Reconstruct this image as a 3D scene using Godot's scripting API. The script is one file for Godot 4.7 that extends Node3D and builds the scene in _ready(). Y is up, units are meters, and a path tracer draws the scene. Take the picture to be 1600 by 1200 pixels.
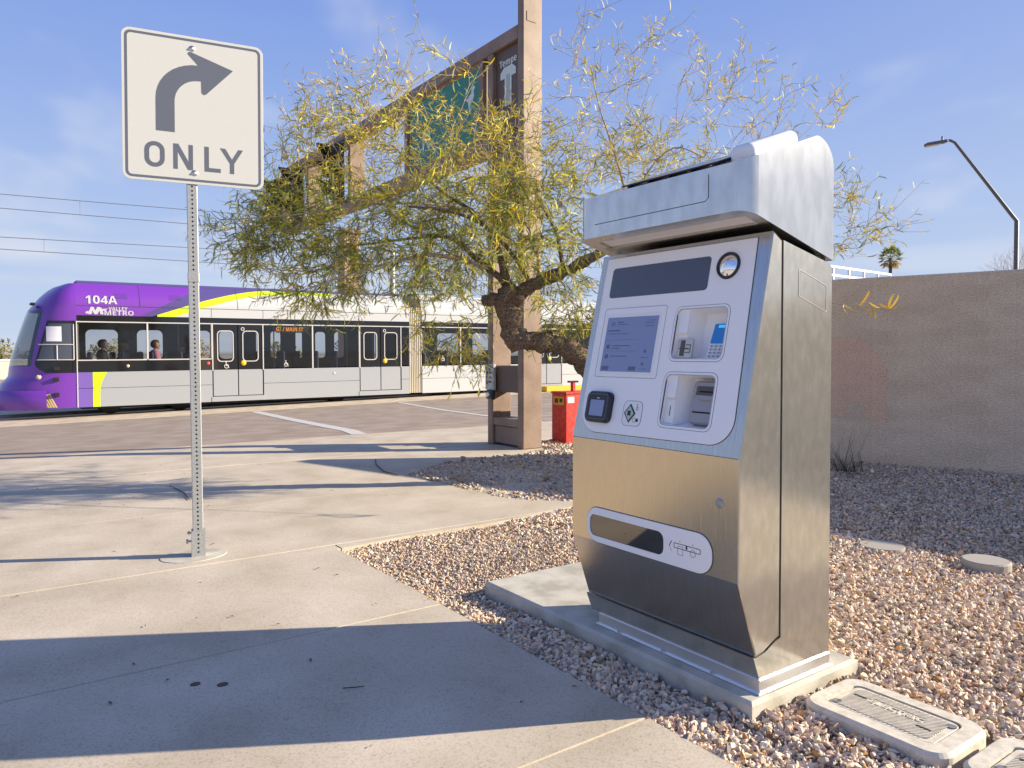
extends Node3D
# Street corner in the desert: a stainless steel ticket machine on gravel, a turn sign, a mesquite tree, a signal gantry and a passing light rail train.
# World axes follow the street: x runs along the tracks, -z across the road, y up. Metres.

const EXPOSURE := 2.3
var M := {}
var rng := RandomNumberGenerator.new()
var taken := {}

func _ready():
	rng.seed = 20240117
	# ---- camera
	var cam := Camera3D.new()
	cam.name = "camera"
	cam.keep_aspect = Camera3D.KEEP_HEIGHT
	cam.projection = Camera3D.PROJECTION_FRUSTUM
	cam.near = 0.05
	cam.far = 900.0
	cam.size = 0.05 * 1200.0 / 1160.0
	cam.frustum_offset = Vector2(0, -0.05 * 22.5 / 1160.0)
	cam.position = Vector3(0, 1.2, 0)
	cam.rotation_degrees = Vector3(-1.26, -35.23, 0)
	add_child(cam)
	# ---- sky
	var we := WorldEnvironment.new()
	we.name = "world_environment"
	var env := Environment.new()
	env.background_mode = Environment.BG_SKY
	env.tonemap_mode = Environment.TONE_MAPPER_LINEAR
	env.tonemap_exposure = EXPOSURE
	env.sdfgi_enabled = true
	env.ssao_enabled = true
	env.ssil_enabled = true
	var sky := Sky.new()
	sky.sky_material = sky_material()
	env.sky = sky
	we.environment = env
	add_child(we)
	# ---- sun, low in the right of the picture and a little behind it
	var sun := DirectionalLight3D.new()
	sun.name = "sun"
	sun.light_energy = 1.5
	sun.light_color = Color(1.0, 0.885, 0.69).linear_to_srgb()
	sun.light_angular_distance = 0.5
	sun.shadow_enabled = true
	var e := deg_to_rad(21.0)
	sun.look_at_from_position(Vector3.ZERO, -Vector3(0.876 * cos(e), sin(e), 0.482 * cos(e)), Vector3.UP)
	add_child(sun)

	materials()
	ground()
	wall()
	gantry()
	train()
	far_things()
	tree()
	ticket_machine()
	turn_sign()
	small_things()
	gravel()

func sky_material() -> PanoramaSkyMaterial:
	var w := 1536
	var h := 768
	var im := Image.create(w, h, false, Image.FORMAT_RGBF)
	var n := FastNoiseLite.new()
	n.seed = 17; n.frequency = 1.0; n.fractal_octaves = 5
	var n2 := FastNoiseLite.new()
	n2.seed = 5; n2.frequency = 1.0; n2.fractal_octaves = 3
	var stops := [[0.0, Vector3(0.60, 0.69, 0.84)], [4.0, Vector3(0.52, 0.64, 0.86)], [10.0, Vector3(0.42, 0.555, 0.85)], [18.0, Vector3(0.30, 0.435, 0.815)], [26.0, Vector3(0.215, 0.345, 0.77)], [50.0, Vector3(0.15, 0.27, 0.68)], [90.0, Vector3(0.12, 0.23, 0.60)]]
	var sd := Vector3(0.827, 0.358, 0.433)
	for y in h:
		var el := (0.5 - (y + 0.5) / h) * PI
		var deg := rad_to_deg(el)
		var base := Vector3(0.30, 0.27, 0.235)
		if deg >= 0.0:
			for k in stops.size() - 1:
				if deg >= stops[k][0]:
					var t: float = clampf((deg - stops[k][0]) / (stops[k + 1][0] - stops[k][0]), 0, 1)
					base = stops[k][1].lerp(stops[k + 1][1], t)
		for x in w:
			var c := base
			if deg >= 0.0:
				var az := (x + 0.5) / w * TAU
				var d := Vector3(sin(az) * cos(el), sin(el), -cos(az) * cos(el))
				var g := maxf(0.0, d.dot(sd))
				c = c.lerp(Vector3(0.72, 0.76, 0.86), 0.32 * pow(g, 3.0))
				var f := 1.0 / (0.12 + d.y)
				var q := Vector3(d.x * f * 1.15 + d.z * f * 0.3, d.z * f * 0.8, 3.0)
				var a := n.get_noise_3dv(q) + 0.45 * n2.get_noise_3dv(q * 0.45)
				var cl := smoothstep(0.16, 0.62, a) * 0.40 * smoothstep(0.0, 5.0, deg)
				var low := smoothstep(12.0, 3.0, deg) * smoothstep(-0.1, 0.5, n2.get_noise_3d(d.x * 2.0, deg * 0.45, d.z * 2.0)) * 0.55
				c = c.lerp(Vector3(0.74, 0.78, 0.88), clampf(cl + low, 0, 1))
			im.set_pixel(x, y, Color(c.x, c.y, c.z) * (1.0 / EXPOSURE))
	var p := PanoramaSkyMaterial.new()
	p.panorama = ImageTexture.create_from_image(im)
	return p

# ------------------------------------------------------------------ helpers
func nm(called: String) -> String:
	if not taken.has(called):
		taken[called] = 0
		return called
	taken[called] += 1
	return "%s_%03d" % [called, taken[called]]

func thing(called: String, label: String, category: String, at := Vector3.ZERO, group := "") -> Node3D:
	var o := Node3D.new()
	o.name = nm(called)
	o.position = at
	add_child(o)
	return tag(o, label, category, group)

func tag(o: Node3D, label: String, category: String, group := "") -> Node3D:
	o.set_meta("label", label)
	o.set_meta("category", category)
	if group:
		o.set_meta("group", group)
	return o

func newst() -> SurfaceTool:
	var s := SurfaceTool.new()
	s.begin(Mesh.PRIMITIVE_TRIANGLES)
	s.set_smooth_group(-1)
	return s

func obj(called: String, s: SurfaceTool, m: Material, parent: Node3D = null, label := "") -> MeshInstance3D:
	s.generate_normals()
	return put(called, s.commit(), m, parent, label)

func put(called: String, mesh: Mesh, m: Material, parent: Node3D = null, label := "") -> MeshInstance3D:
	var o := MeshInstance3D.new()
	o.mesh = mesh
	o.material_override = m
	if label:
		o.set_meta("label", label)
	if parent:
		var k := called
		var i := 0
		while parent.has_node(NodePath(k)):
			i += 1
			k = "%s_%03d" % [called, i]
		o.name = k
		parent.add_child(o)
	else:
		o.name = nm(called)
		add_child(o)
	return o

func struct(called: String, s: SurfaceTool, m: Material, label := "") -> MeshInstance3D:
	var o := obj(called, s, m, null, label)
	o.set_meta("kind", "structure")
	return o

func tri(s: SurfaceTool, a: Vector3, b: Vector3, c: Vector3, n: Vector3):
	if (a - c).cross(a - b).dot(n) < 0.0:
		s.add_vertex(a); s.add_vertex(c); s.add_vertex(b)
	else:
		s.add_vertex(a); s.add_vertex(b); s.add_vertex(c)

func quad(s: SurfaceTool, a: Vector3, b: Vector3, c: Vector3, d: Vector3, n: Vector3):
	tri(s, a, b, c, n)
	tri(s, a, c, d, n)

func box(s: SurfaceTool, c: Vector3, size: Vector3, bev := 0.0, B := Basis.IDENTITY):
	# a box with chamfered edges
	var h := size * 0.5
	s.set_smooth_group(-1)
	if bev <= 0.0:
		for ax in 3:
			for sg in [-1.0, 1.0]:
				var n := Vector3.ZERO; n[ax] = sg
				var u := Vector3.ZERO; u[(ax + 1) % 3] = h[(ax + 1) % 3]
				var v := Vector3.ZERO; v[(ax + 2) % 3] = h[(ax + 2) % 3]
				var o := n * h[ax]
				quad(s, c + B * (o - u - v), c + B * (o + u - v), c + B * (o + u + v), c + B * (o - u + v), B * n)
		return
	var i := h - Vector3.ONE * bev
	for ax in 3:
		var a1 := (ax + 1) % 3
		var a2 := (ax + 2) % 3
		for sg in [-1.0, 1.0]:
			var n := Vector3.ZERO; n[ax] = sg
			var u := Vector3.ZERO; u[a1] = i[a1]
			var v := Vector3.ZERO; v[a2] = i[a2]
			var o := n * h[ax]
			quad(s, c + B * (o - u - v), c + B * (o + u - v), c + B * (o + u + v), c + B * (o - u + v), B * n)
			for sg2 in [-1.0, 1.0]:   # the edges between face ax and face a1
				var n2 := Vector3.ZERO; n2[a1] = sg2
				var p := n * h[ax] + n2 * i[a1]
				var q := n * i[ax] + n2 * h[a1]
				quad(s, c + B * (p - v), c + B * (p + v), c + B * (q + v), c + B * (q - v), B * (n + n2))
	for sx in [-1.0, 1.0]:
		for sy in [-1.0, 1.0]:
			for sz in [-1.0, 1.0]:
				tri(s, c + B * Vector3(sx * h.x, sy * i.y, sz * i.z), c + B * Vector3(sx * i.x, sy * h.y, sz * i.z), c + B * Vector3(sx * i.x, sy * i.y, sz * h.z), B * Vector3(sx, sy, sz))

func bx(s: SurfaceTool, x0: float, x1: float, y0: float, y1: float, z0: float, z1: float, bev := 0.0):
	box(s, Vector3(x0 + x1, y0 + y1, z0 + z1) * 0.5, Vector3(absf(x1 - x0), absf(y1 - y0), absf(z1 - z0)), bev)

func rr(cx: float, cy: float, w: float, h: float, r: float, n := 5) -> PackedVector2Array:
	var p := PackedVector2Array()
	var cs := [[w / 2 - r, h / 2 - r, 0.0], [-w / 2 + r, h / 2 - r, 90.0], [-w / 2 + r, -h / 2 + r, 180.0], [w / 2 - r, -h / 2 + r, 270.0]]
	for c in cs:
		for k in n + 1:
			var a := deg_to_rad(c[2] + 90.0 * k / n)
			p.append(Vector2(cx + c[0] + r * cos(a), cy + c[1] + r * sin(a)))
	return p

func circle(cx: float, cy: float, r: float, n := 20, ry := 0.0) -> PackedVector2Array:
	var p := PackedVector2Array()
	for k in n:
		p.append(Vector2(cx + r * cos(TAU * k / n), cy + (ry if ry > 0 else r) * sin(TAU * k / n)))
	return p

func rect(x0: float, y0: float, x1: float, y1: float) -> PackedVector2Array:
	return PackedVector2Array([Vector2(x0, y0), Vector2(x1, y0), Vector2(x1, y1), Vector2(x0, y1)])

func pv(a: Array) -> PackedVector2Array:
	var p := PackedVector2Array()
	for q in a:
		p.append(Vector2(q[0], q[1]))
	return p

func cut(outer: PackedVector2Array, holes: Array) -> Array:
	var polys := [outer]
	for h in holes:
		var cx := 0.0
		for q in h:
			cx += q.x / h.size()
		var out := []
		for p in polys:
			for side in [rect(cx - 900, -900, cx, 900), rect(cx, -900, cx + 900, 900)]:
				for q in Geometry2D.intersect_polygons(p, side):
					for w in Geometry2D.clip_polygons(q, h):
						out.append(w)
		polys = out
	return polys

func flat(s: SurfaceTool, p: PackedVector2Array, T: Transform3D, z: float, sgn := 1.0):
	var ix := Geometry2D.triangulate_polygon(p)
	for k in range(0, ix.size(), 3):
		tri(s, T * Vector3(p[ix[k]].x, p[ix[k]].y, z), T * Vector3(p[ix[k + 1]].x, p[ix[k + 1]].y, z), T * Vector3(p[ix[k + 2]].x, p[ix[k + 2]].y, z), T.basis.z * sgn)

func inset(p: PackedVector2Array, b: float) -> PackedVector2Array:
	var q := PackedVector2Array()
	var cw := 1.0 if Geometry2D.is_polygon_clockwise(p) else -1.0
	var n := p.size()
	for k in n:
		var a := (p[k] - p[(k + n - 1) % n]).normalized()
		var c := (p[(k + 1) % n] - p[k]).normalized()
		var na := Vector2(a.y, -a.x) * cw
		var nc := Vector2(c.y, -c.x) * cw
		var m := (na + nc).normalized()
		q.append(p[k] + m * b / maxf(0.4, m.dot(na)))
	return q

func walls(s: SurfaceTool, p: PackedVector2Array, T: Transform3D, z0: float, z1: float, outward := 1.0, p2 := PackedVector2Array(), smooth := false):
	var cw := -1.0 if Geometry2D.is_polygon_clockwise(p) else 1.0
	var n := p.size()
	var up := p2 if p2.size() == n else p
	if smooth:
		s.set_smooth_group(7)
	for k in n:
		var a := p[k]
		var b := p[(k + 1) % n]
		var d := (b - a)
		var nr := T.basis * Vector3(d.y, -d.x, 0) * cw * outward
		var c := up[(k + 1) % n]
		var e := up[k]
		quad(s, T * Vector3(a.x, a.y, z0), T * Vector3(b.x, b.y, z0), T * Vector3(c.x, c.y, z1), T * Vector3(e.x, e.y, z1), nr)
	s.set_smooth_group(-1)

func slab(s: SurfaceTool, p: PackedVector2Array, T: Transform3D, z0: float, z1: float, bev := 0.0, holes := [], back := true):
	# a plate: outline p extruded from z0 to z1 along T's z, front edge chamfered, with holes
	if bev > 0.0:
		var q := inset(p, bev)
		walls(s, p, T, z0, z1 - bev)
		walls(s, p, T, z1 - bev, z1, 1.0, q)
		for f in cut(q, holes):
			flat(s, f, T, z1)
	else:
		walls(s, p, T, z0, z1)
		for f in cut(p, holes):
			flat(s, f, T, z1)
	for h in holes:
		walls(s, h, T, z0, z1, -1.0)
	if back:
		for f in cut(p, holes):
			flat(s, f, T, z0, -1.0)

func ring(s: SurfaceTool, a: PackedVector2Array, b: PackedVector2Array, T: Transform3D, z0: float, z1: float):
	# a flat frame between two outlines of the same number of points, from z0 to z1
	var n := a.size()
	for k in n:
		var j := (k + 1) % n
		quad(s, T * Vector3(a[k].x, a[k].y, z1), T * Vector3(a[j].x, a[j].y, z1), T * Vector3(b[j].x, b[j].y, z1), T * Vector3(b[k].x, b[k].y, z1), T.basis.z)
	walls(s, a, T, z0, z1)
	walls(s, b, T, z0, z1, -1.0)

func tube(s: SurfaceTool, pts: PackedVector3Array, rad: PackedFloat32Array, n := 6, grp := 1):
	s.set_smooth_group(grp)
	var up := Vector3(0.31, 0.9, 0.17).normalized()
	var prev := []
	for i in pts.size():
		var t := (pts[mini(i + 1, pts.size() - 1)] - pts[maxi(i - 1, 0)]).normalized()
		if absf(t.dot(up)) > 0.95:
			up = Vector3(0.9, 0.1, 0.3).normalized()
		var u := (up - t * up.dot(t)).normalized()
		up = u
		var v := t.cross(u)
		var row := []
		for k in n:
			var a := TAU * k / n
			row.append(pts[i] + (u * cos(a) + v * sin(a)) * rad[i])
		if i > 0:
			for k in n:
				var j := (k + 1) % n
				quad(s, prev[k], prev[j], row[j], row[k], (prev[k] + prev[j]) * 0.5 - pts[i - 1])
		else:
			cap(s, row, -t)
		prev = row
		if i == pts.size() - 1:
			cap(s, row, t)
	s.set_smooth_group(-1)

func cap(s: SurfaceTool, row: Array, n: Vector3):
	s.set_smooth_group(-1)
	for k in range(1, row.size() - 1):
		tri(s, row[0], row[k], row[k + 1], n)
	s.set_smooth_group(1)

func rod(s: SurfaceTool, a: Vector3, b: Vector3, r: float, n := 8, r2 := -1.0):
	tube(s, PackedVector3Array([a, b]), PackedFloat32Array([r, r2 if r2 >= 0 else r]), n)

func lathe(s: SurfaceTool, prof: Array, T: Transform3D, n := 20):
	# profile of [radius, height] turned about T's y axis
	s.set_smooth_group(3)
	for i in prof.size() - 1:
		var a: Array = prof[i]
		var b: Array = prof[i + 1]
		for k in n:
			var p := TAU * k / n
			var q := TAU * (k + 1) / n
			var d := Vector2(b[1] - a[1], -(b[0] - a[0]))
			var nr := T.basis * Vector3(cos(p) * d.x, d.y, sin(p) * d.x)
			quad(s, T * Vector3(a[0] * cos(p), a[1], a[0] * sin(p)), T * Vector3(a[0] * cos(q), a[1], a[0] * sin(q)), T * Vector3(b[0] * cos(q), b[1], b[0] * sin(q)), T * Vector3(b[0] * cos(p), b[1], b[0] * sin(p)), nr)
	s.set_smooth_group(-1)

func text(called: String, words: String, height: float, T: Transform3D, m: Material, parent: Node3D, bold := true, depth := 0.002, xs := 1.0) -> MeshInstance3D:
	var t := TextMesh.new()
	var f := SystemFont.new()
	f.font_names = PackedStringArray(["Droid Sans"])
	f.font_weight = 700 if bold else 400
	t.font = f
	t.text = words
	t.font_size = 64
	t.pixel_size = height / 46.0
	t.depth = depth
	t.curve_step = 1.0
	var o := put(called, t, m, parent)
	o.transform = T * Transform3D(Basis.from_scale(Vector3(xs, 1, 1)), Vector3.ZERO)
	return o

func lin(r: float, g: float, b: float) -> Color:
	return Color(r, g, b).linear_to_srgb()

func mat(key: String, r: float, g: float, b: float, rough := 0.6, metal := 0.0) -> StandardMaterial3D:
	var m := StandardMaterial3D.new()
	m.resource_name = key
	m.albedo_color = lin(r, g, b)
	m.roughness = rough
	m.metallic = metal
	M[key] = m
	return m

func ntex(sd: int, freq: float, stops: Array, oct := 4, size := 512, kind := FastNoiseLite.TYPE_SIMPLEX_SMOOTH, normal := false) -> NoiseTexture2D:
	var n := FastNoiseLite.new()
	n.seed = sd
	n.noise_type = kind
	n.frequency = freq
	n.fractal_octaves = oct
	var t := NoiseTexture2D.new()
	t.width = size
	t.height = size
	t.seamless = true
	t.noise = n
	if normal:
		t.as_normal_map = true
		t.bump_strength = 4.0
	elif stops.size():
		var g := Gradient.new()
		var offs := PackedFloat32Array()
		var cols := PackedColorArray()
		for s in stops:
			offs.append(s[0])
			cols.append(lin(s[1], s[2], s[3]))
		g.offsets = offs
		g.colors = cols
		t.color_ramp = g
	return t

func grit(m: StandardMaterial3D, coarse: Texture2D, size: float, fine: Texture2D, fsize: float, bump: Texture2D = null, depth := 0.0, world := true):
	# colour from a coarse pattern, a finer one multiplied over it, and fine relief
	m.albedo_color = Color.WHITE
	m.albedo_texture = coarse
	m.uv1_triplanar = true
	m.uv1_world_triplanar = world
	m.uv1_scale = Vector3.ONE / size
	if fine:
		m.detail_enabled = true
		m.detail_blend_mode = BaseMaterial3D.BLEND_MODE_MUL
		m.detail_uv_layer = BaseMaterial3D.DETAIL_UV_2
		m.detail_albedo = fine
		m.uv2_triplanar = true
		m.uv2_world_triplanar = world
		m.uv2_scale = Vector3.ONE / fsize
	if bump:
		m.heightmap_enabled = true
		m.heightmap_texture = bump
		m.heightmap_scale = depth

func grey(a: float, b: float, c := 0.5, d := 0.6) -> Array:
	return [[c, a, a, a], [d, b, b, b]]

func materials():
	var white := FastNoiseLite.TYPE_VALUE
	var speck := ntex(3, 0.33, [[0.0, 0.62, 0.60, 0.58], [0.32, 0.86, 0.86, 0.86], [0.5, 1, 1, 1], [0.72, 1, 1, 1], [1.0, 1.0, 1.0, 1.0]], 2, 512, white)
	var fine := ntex(8, 0.2, [[0.25, 0.80, 0.80, 0.80], [0.5, 0.98, 0.98, 0.98], [0.8, 1, 1, 1]], 3, 512, white)
	var c := mat("concrete", 0.4, 0.4, 0.4, 0.88)
	grit(c, ntex(21, 0.006, [[0.2, 0.45, 0.38, 0.285], [0.42, 0.505, 0.43, 0.33], [0.6, 0.525, 0.448, 0.347], [0.82, 0.57, 0.49, 0.385]], 6, 1024), 4.3, speck, 0.8)
	var c2 := mat("pad_concrete", 0.4, 0.4, 0.4, 0.85)
	grit(c2, ntex(22, 0.01, [[0.25, 0.40, 0.37, 0.30], [0.5, 0.50, 0.465, 0.39], [0.8, 0.58, 0.545, 0.46]], 6), 1.3, fine, 0.25, fine, 0.15)
	var as_ := mat("asphalt", 0.1, 0.1, 0.1, 0.9)
	grit(as_, ntex(23, 0.008, [[0.2, 0.27, 0.205, 0.155], [0.5, 0.315, 0.245, 0.188], [0.8, 0.355, 0.285, 0.225]], 6, 1024), 6.0, speck, 0.7)
	var kb := mat("track_concrete", 0.4, 0.4, 0.4, 0.9)
	grit(kb, ntex(24, 0.01, [[0.25, 0.46, 0.37, 0.27], [0.5, 0.53, 0.43, 0.32], [0.8, 0.58, 0.49, 0.37]], 5), 3.0, fine, 0.6)
	var de := mat("desert", 0.3, 0.25, 0.2, 0.95)
	grit(de, ntex(25, 0.01, [[0.2, 0.22, 0.18, 0.13], [0.5, 0.30, 0.25, 0.19], [0.8, 0.36, 0.3, 0.23]], 6), 11.0, fine, 1.0)
	var gb := mat("gravel_soil", 0.2, 0.2, 0.2, 0.95)
	grit(gb, ntex(26, 0.02, [[0.2, 0.27, 0.195, 0.13], [0.5, 0.38, 0.285, 0.20], [0.8, 0.46, 0.35, 0.25]], 6), 1.1, speck, 0.35, speck, 0.8)
	var pw := mat("road_paint", 0.62, 0.6, 0.56, 0.8)
	grit(pw, ntex(27, 0.05, [[0.28, 0.36, 0.32, 0.28], [0.42, 0.58, 0.55, 0.51], [0.7, 0.68, 0.66, 0.62]], 5), 0.9, fine, 0.3)
	var st := mat("stucco", 0.3, 0.25, 0.22, 0.92)
	var rough := ntex(28, 0.045, [], 5, 1024)
	grit(st, ntex(29, 0.006, [[0.25, 0.74, 0.59, 0.425], [0.5, 0.80, 0.64, 0.465], [0.8, 0.84, 0.69, 0.51]], 6), 2.7, fine, 0.2, rough, 1.0)
	st.uv1_scale = Vector3(0.55, 1.25, 0.55)
	var rake_shade := ntex(45, 0.03, [[0.25, 0.50, 0.50, 0.50], [0.45, 0.93, 0.93, 0.93], [0.6, 1, 1, 1]], 5, 1024)  # shading of the raked relief, put into the wall colour as dark lines
	st.detail_albedo = rake_shade
	st.uv2_scale = Vector3(1.3, 5.5, 1.3)
	var sp := mat("salmon_paint", 0.38, 0.2, 0.15, 0.92)
	grit(sp, ntex(30, 0.01, [[0.25, 0.82, 0.56, 0.40], [0.6, 0.85, 0.60, 0.43]], 5), 1.3, fine, 0.2, rough, 1.0)
	sp.uv1_scale = Vector3(0.55, 1.25, 0.55)
	sp.detail_albedo = rake_shade
	sp.uv2_scale = Vector3(1.3, 5.5, 1.3)
	# metals
	var streak := ntex(31, 0.012, [[0.2, 0.021, 0.021, 0.021], [0.5, 0.0235, 0.0235, 0.0235], [0.85, 0.027, 0.027, 0.027]], 6)
	var smear := ntex(32, 0.014, [[0.25, 0.495, 0.47, 0.41], [0.5, 0.525, 0.50, 0.44], [0.72, 0.545, 0.52, 0.46], [0.9, 0.59, 0.565, 0.51]], 6)
	var ss := mat("stainless", 0.6, 0.57, 0.52, 1.0, 1.0)
	ss.albedo_color = Color.WHITE
	ss.albedo_texture = smear
	ss.roughness_texture = streak
	ss.uv1_triplanar = true
	ss.uv1_scale = Vector3(3.0, 1.5, 3.0)
	ss.metallic = 0.78
	var ssf := ss.duplicate()
	ssf.resource_name = "brushed_stainless"
	ssf.metallic = 1.0
	ssf.roughness_texture = ntex(33, 0.02, [[0.2, 0.045, 0.045, 0.045], [0.8, 0.062, 0.062, 0.062]], 5)
	ssf.albedo_texture = ntex(34, 0.02, [[0.2, 0.53, 0.505, 0.46], [0.8, 0.62, 0.60, 0.555]], 5)
	ssf.uv1_scale = Vector3(9.0, 0.6, 9.0)
	M["brushed_stainless"] = ssf
	var wf := ssf.duplicate()
	wf.resource_name = "stainless_warm_reflection"
	wf.albedo_texture = ntex(44, 0.02, [[0.2, 0.70, 0.575, 0.395], [0.8, 0.735, 0.61, 0.425]], 5)  # same steel, with the sunlit pavement's golden reflection put into its colour
	M["stainless_warm_reflection"] = wf
	var hs := ss.duplicate()
	hs.resource_name = "hood_steel"
	hs.metallic = 0.74
	hs.roughness_texture = null
	hs.roughness = 0.10
	hs.albedo_texture = ntex(35, 0.012, [[0.25, 0.58, 0.58, 0.565], [0.5, 0.63, 0.63, 0.615], [0.75, 0.68, 0.68, 0.665]], 6)
	hs.uv1_scale = Vector3(2.2, 0.9, 2.2)
	M["hood_steel"] = hs
	mat("aluminium", 0.78, 0.78, 0.78, 0.38, 1.0)
	mat("groove", 0.03, 0.03, 0.03, 0.7)
	mat("white_plastic", 0.86, 0.85, 0.86, 0.38)
	mat("dome_plastic", 0.8, 0.8, 0.8, 0.45)
	mat("grey_line", 0.14, 0.15, 0.2, 0.6)
	mat("light_cover", 0.72, 0.68, 0.68, 0.35)
	var dg := mat("dark_display", 0.05, 0.06, 0.085, 0.12)
	dg.clearcoat_enabled = true
	mat("black_plastic", 0.016, 0.017, 0.02, 0.4)
	mat("black_gloss", 0.012, 0.013, 0.016, 0.06)
	mat("joint_fill", 0.06, 0.045, 0.032, 0.95)
	mat("smoked_glass", 0.20, 0.185, 0.165, 0.03, 1.0)
	mat("bolt_grey", 0.2, 0.2, 0.195, 0.5)
	mat("worn_concrete", 0.34, 0.31, 0.27, 0.9)
	mat("dark_green", 0.015, 0.05, 0.03, 0.5)
	mat("pale_green", 0.42, 0.55, 0.48, 0.5)
	mat("print_dark", 0.03, 0.033, 0.045, 0.6)
	mat("print_navy", 0.10, 0.13, 0.22, 0.5)
	mat("bill_grey", 0.36, 0.34, 0.33, 0.38, 0.3)
	mat("brass_grey", 0.62, 0.55, 0.45, 0.3, 0.8)
	mat("slot_brown", 0.10, 0.08, 0.06, 0.4)
	mat("key_cap", 0.55, 0.56, 0.58, 0.5)
	mat("mirror", 0.9, 0.9, 0.9, 0.02, 1.0)
	mat("solar", 0.012, 0.015, 0.03, 0.15)
	var lcd := mat("lcd", 0.15, 0.185, 0.33, 0.16)
	lcd.emission_enabled = true
	lcd.emission = lin(0.15, 0.19, 0.34)
	lcd.emission_energy_multiplier = 0.10
	var bl := mat("blue_screen", 0.01, 0.05, 0.16, 0.15)
	bl.emission_enabled = true
	bl.emission = lin(0.012, 0.11, 0.36)
	bl.emission_energy_multiplier = 0.30
	var bb := mat("blue_bar_screen", 0.05, 0.25, 0.5, 0.15)
	bb.emission_enabled = true
	bb.emission = lin(0.06, 0.42, 0.9)
	bb.emission_energy_multiplier = 0.35
	var gl := mat("clear_pane", 0.02, 0.02, 0.02, 0.03)
	gl.transparency = BaseMaterial3D.TRANSPARENCY_ALPHA
	gl.albedo_color.a = 0.35
	# sign
	var sw := mat("sign_white", 0.60, 0.595, 0.555, 0.4)
	sw.heightmap_enabled = true
	sw.uv1_triplanar = true
	sw.uv1_scale = Vector3(1.0, 14.0, 1.0)
	sw.heightmap_texture = ntex(36, 0.03, [], 2)
	sw.heightmap_scale = 0.03
	mat("sign_ink", 0.115, 0.13, 0.165, 0.5)
	var gz := mat("galvanised", 0.5, 0.5, 0.5, 0.5, 0.55)
	grit(gz, ntex(37, 0.05, [[0.25, 0.40, 0.41, 0.40], [0.5, 0.44, 0.45, 0.435], [0.8, 0.49, 0.49, 0.475]], 5), 0.45, null, 1.0, null, 0.0, false)
	mat("hole_dark", 0.01, 0.01, 0.01, 0.9)
	# gantry
	var br := mat("brown_paint", 0.19, 0.125, 0.092, 0.5)
	grit(br, ntex(38, 0.008, [[0.25, 0.225, 0.15, 0.105], [0.5, 0.26, 0.175, 0.126], [0.8, 0.295, 0.205, 0.15]], 6), 2.0, fine, 0.9)
	mat("panel_brown", 0.12, 0.08, 0.062, 0.5)
	mat("sign_green", 0.012, 0.20, 0.125, 0.35)
	mat("sign_pale", 0.62, 0.70, 0.66, 0.45)
	mat("signal_black", 0.018, 0.018, 0.018, 0.55)
	mat("lens_red", 0.16, 0.02, 0.015, 0.2)
	mat("lens_amber", 0.2, 0.1, 0.01, 0.2)
	mat("lens_green", 0.02, 0.13, 0.08, 0.2)
	mat("button_grey", 0.42, 0.43, 0.45, 0.5)
	# red box
	var rd := mat("red_paint", 0.6, 0.03, 0.02, 0.45)
	grit(rd, ntex(39, 0.02, [[0.2, 0.46, 0.022, 0.016], [0.55, 0.60, 0.035, 0.022], [0.85, 0.66, 0.07, 0.04]], 6), 0.9, fine, 0.3)
	mat("label_yellow", 0.62, 0.36, 0.03, 0.6)
	mat("label_white", 0.7, 0.68, 0.66, 0.6)
	# train
	mat("train_silver", 0.35, 0.365, 0.385, 0.3, 0.1)
	mat("train_white", 0.48, 0.49, 0.50, 0.25)
	mat("train_purple", 0.155, 0.022, 0.36, 0.28).clearcoat_enabled = true
	mat("train_violet", 0.085, 0.062, 0.21, 0.3)
	mat("train_lilac", 0.17, 0.10, 0.38, 0.3)
	mat("train_lime", 0.52, 0.72, 0.015, 0.35)
	mat("train_gold", 0.62, 0.48, 0.22, 0.4)
	mat("trim_grey", 0.50, 0.48, 0.46, 0.4)
	mat("under_black", 0.014, 0.015, 0.018, 0.7)
	mat("bellows", 0.36, 0.32, 0.25, 0.7)
	mat("interior", 0.16, 0.17, 0.19, 0.7)
	mat("seat_blue", 0.05, 0.07, 0.13, 0.8)
	mat("rail_steel", 0.35, 0.33, 0.31, 0.35, 0.9)
	mat("button_yellow", 0.85, 0.52, 0.01, 0.4)
	mat("button_red", 0.7, 0.06, 0.04, 0.4)
	var led := mat("led", 0.5, 0.16, 0.01, 0.5)
	led.emission_enabled = true
	led.emission = lin(1.0, 0.32, 0.02)
	led.emission_energy_multiplier = 0.45
	var tg := mat("tinted_glass", 0.012, 0.014, 0.016, 0.03)
	tg.transparency = BaseMaterial3D.TRANSPARENCY_ALPHA
	tg.albedo_color.a = 0.42
	var wg := mat("windscreen_glass", 0.07, 0.12, 0.14, 0.03)
	wg.transparency = BaseMaterial3D.TRANSPARENCY_ALPHA
	wg.albedo_color.a = 0.55
	# people
	mat("skin", 0.42, 0.24, 0.17, 0.6)
	mat("skin_dark", 0.16, 0.09, 0.06, 0.6)
	mat("pink_cloth", 0.56, 0.24, 0.33, 0.85)
	mat("dark_cloth", 0.03, 0.03, 0.035, 0.9)
	mat("grey_cloth", 0.3, 0.3, 0.31, 0.9)
	mat("white_cloth", 0.6, 0.6, 0.58, 0.9)
	mat("hair_brown", 0.05, 0.03, 0.02, 0.7)
	mat("hair_grey", 0.35, 0.34, 0.33, 0.7)
	# plants
	var bk := mat("bark", 0.2, 0.15, 0.1, 0.95)
	grit(bk, ntex(40, 0.03, [[0.2, 0.06, 0.04, 0.028], [0.45, 0.21, 0.145, 0.098], [0.7, 0.40, 0.29, 0.195], [0.9, 0.52, 0.40, 0.28]], 6), 0.5, fine, 0.1, ntex(41, 0.05, [], 5), 2.2, false)
	bk.uv1_scale = Vector3(5.0, 1.7, 5.0)
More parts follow.
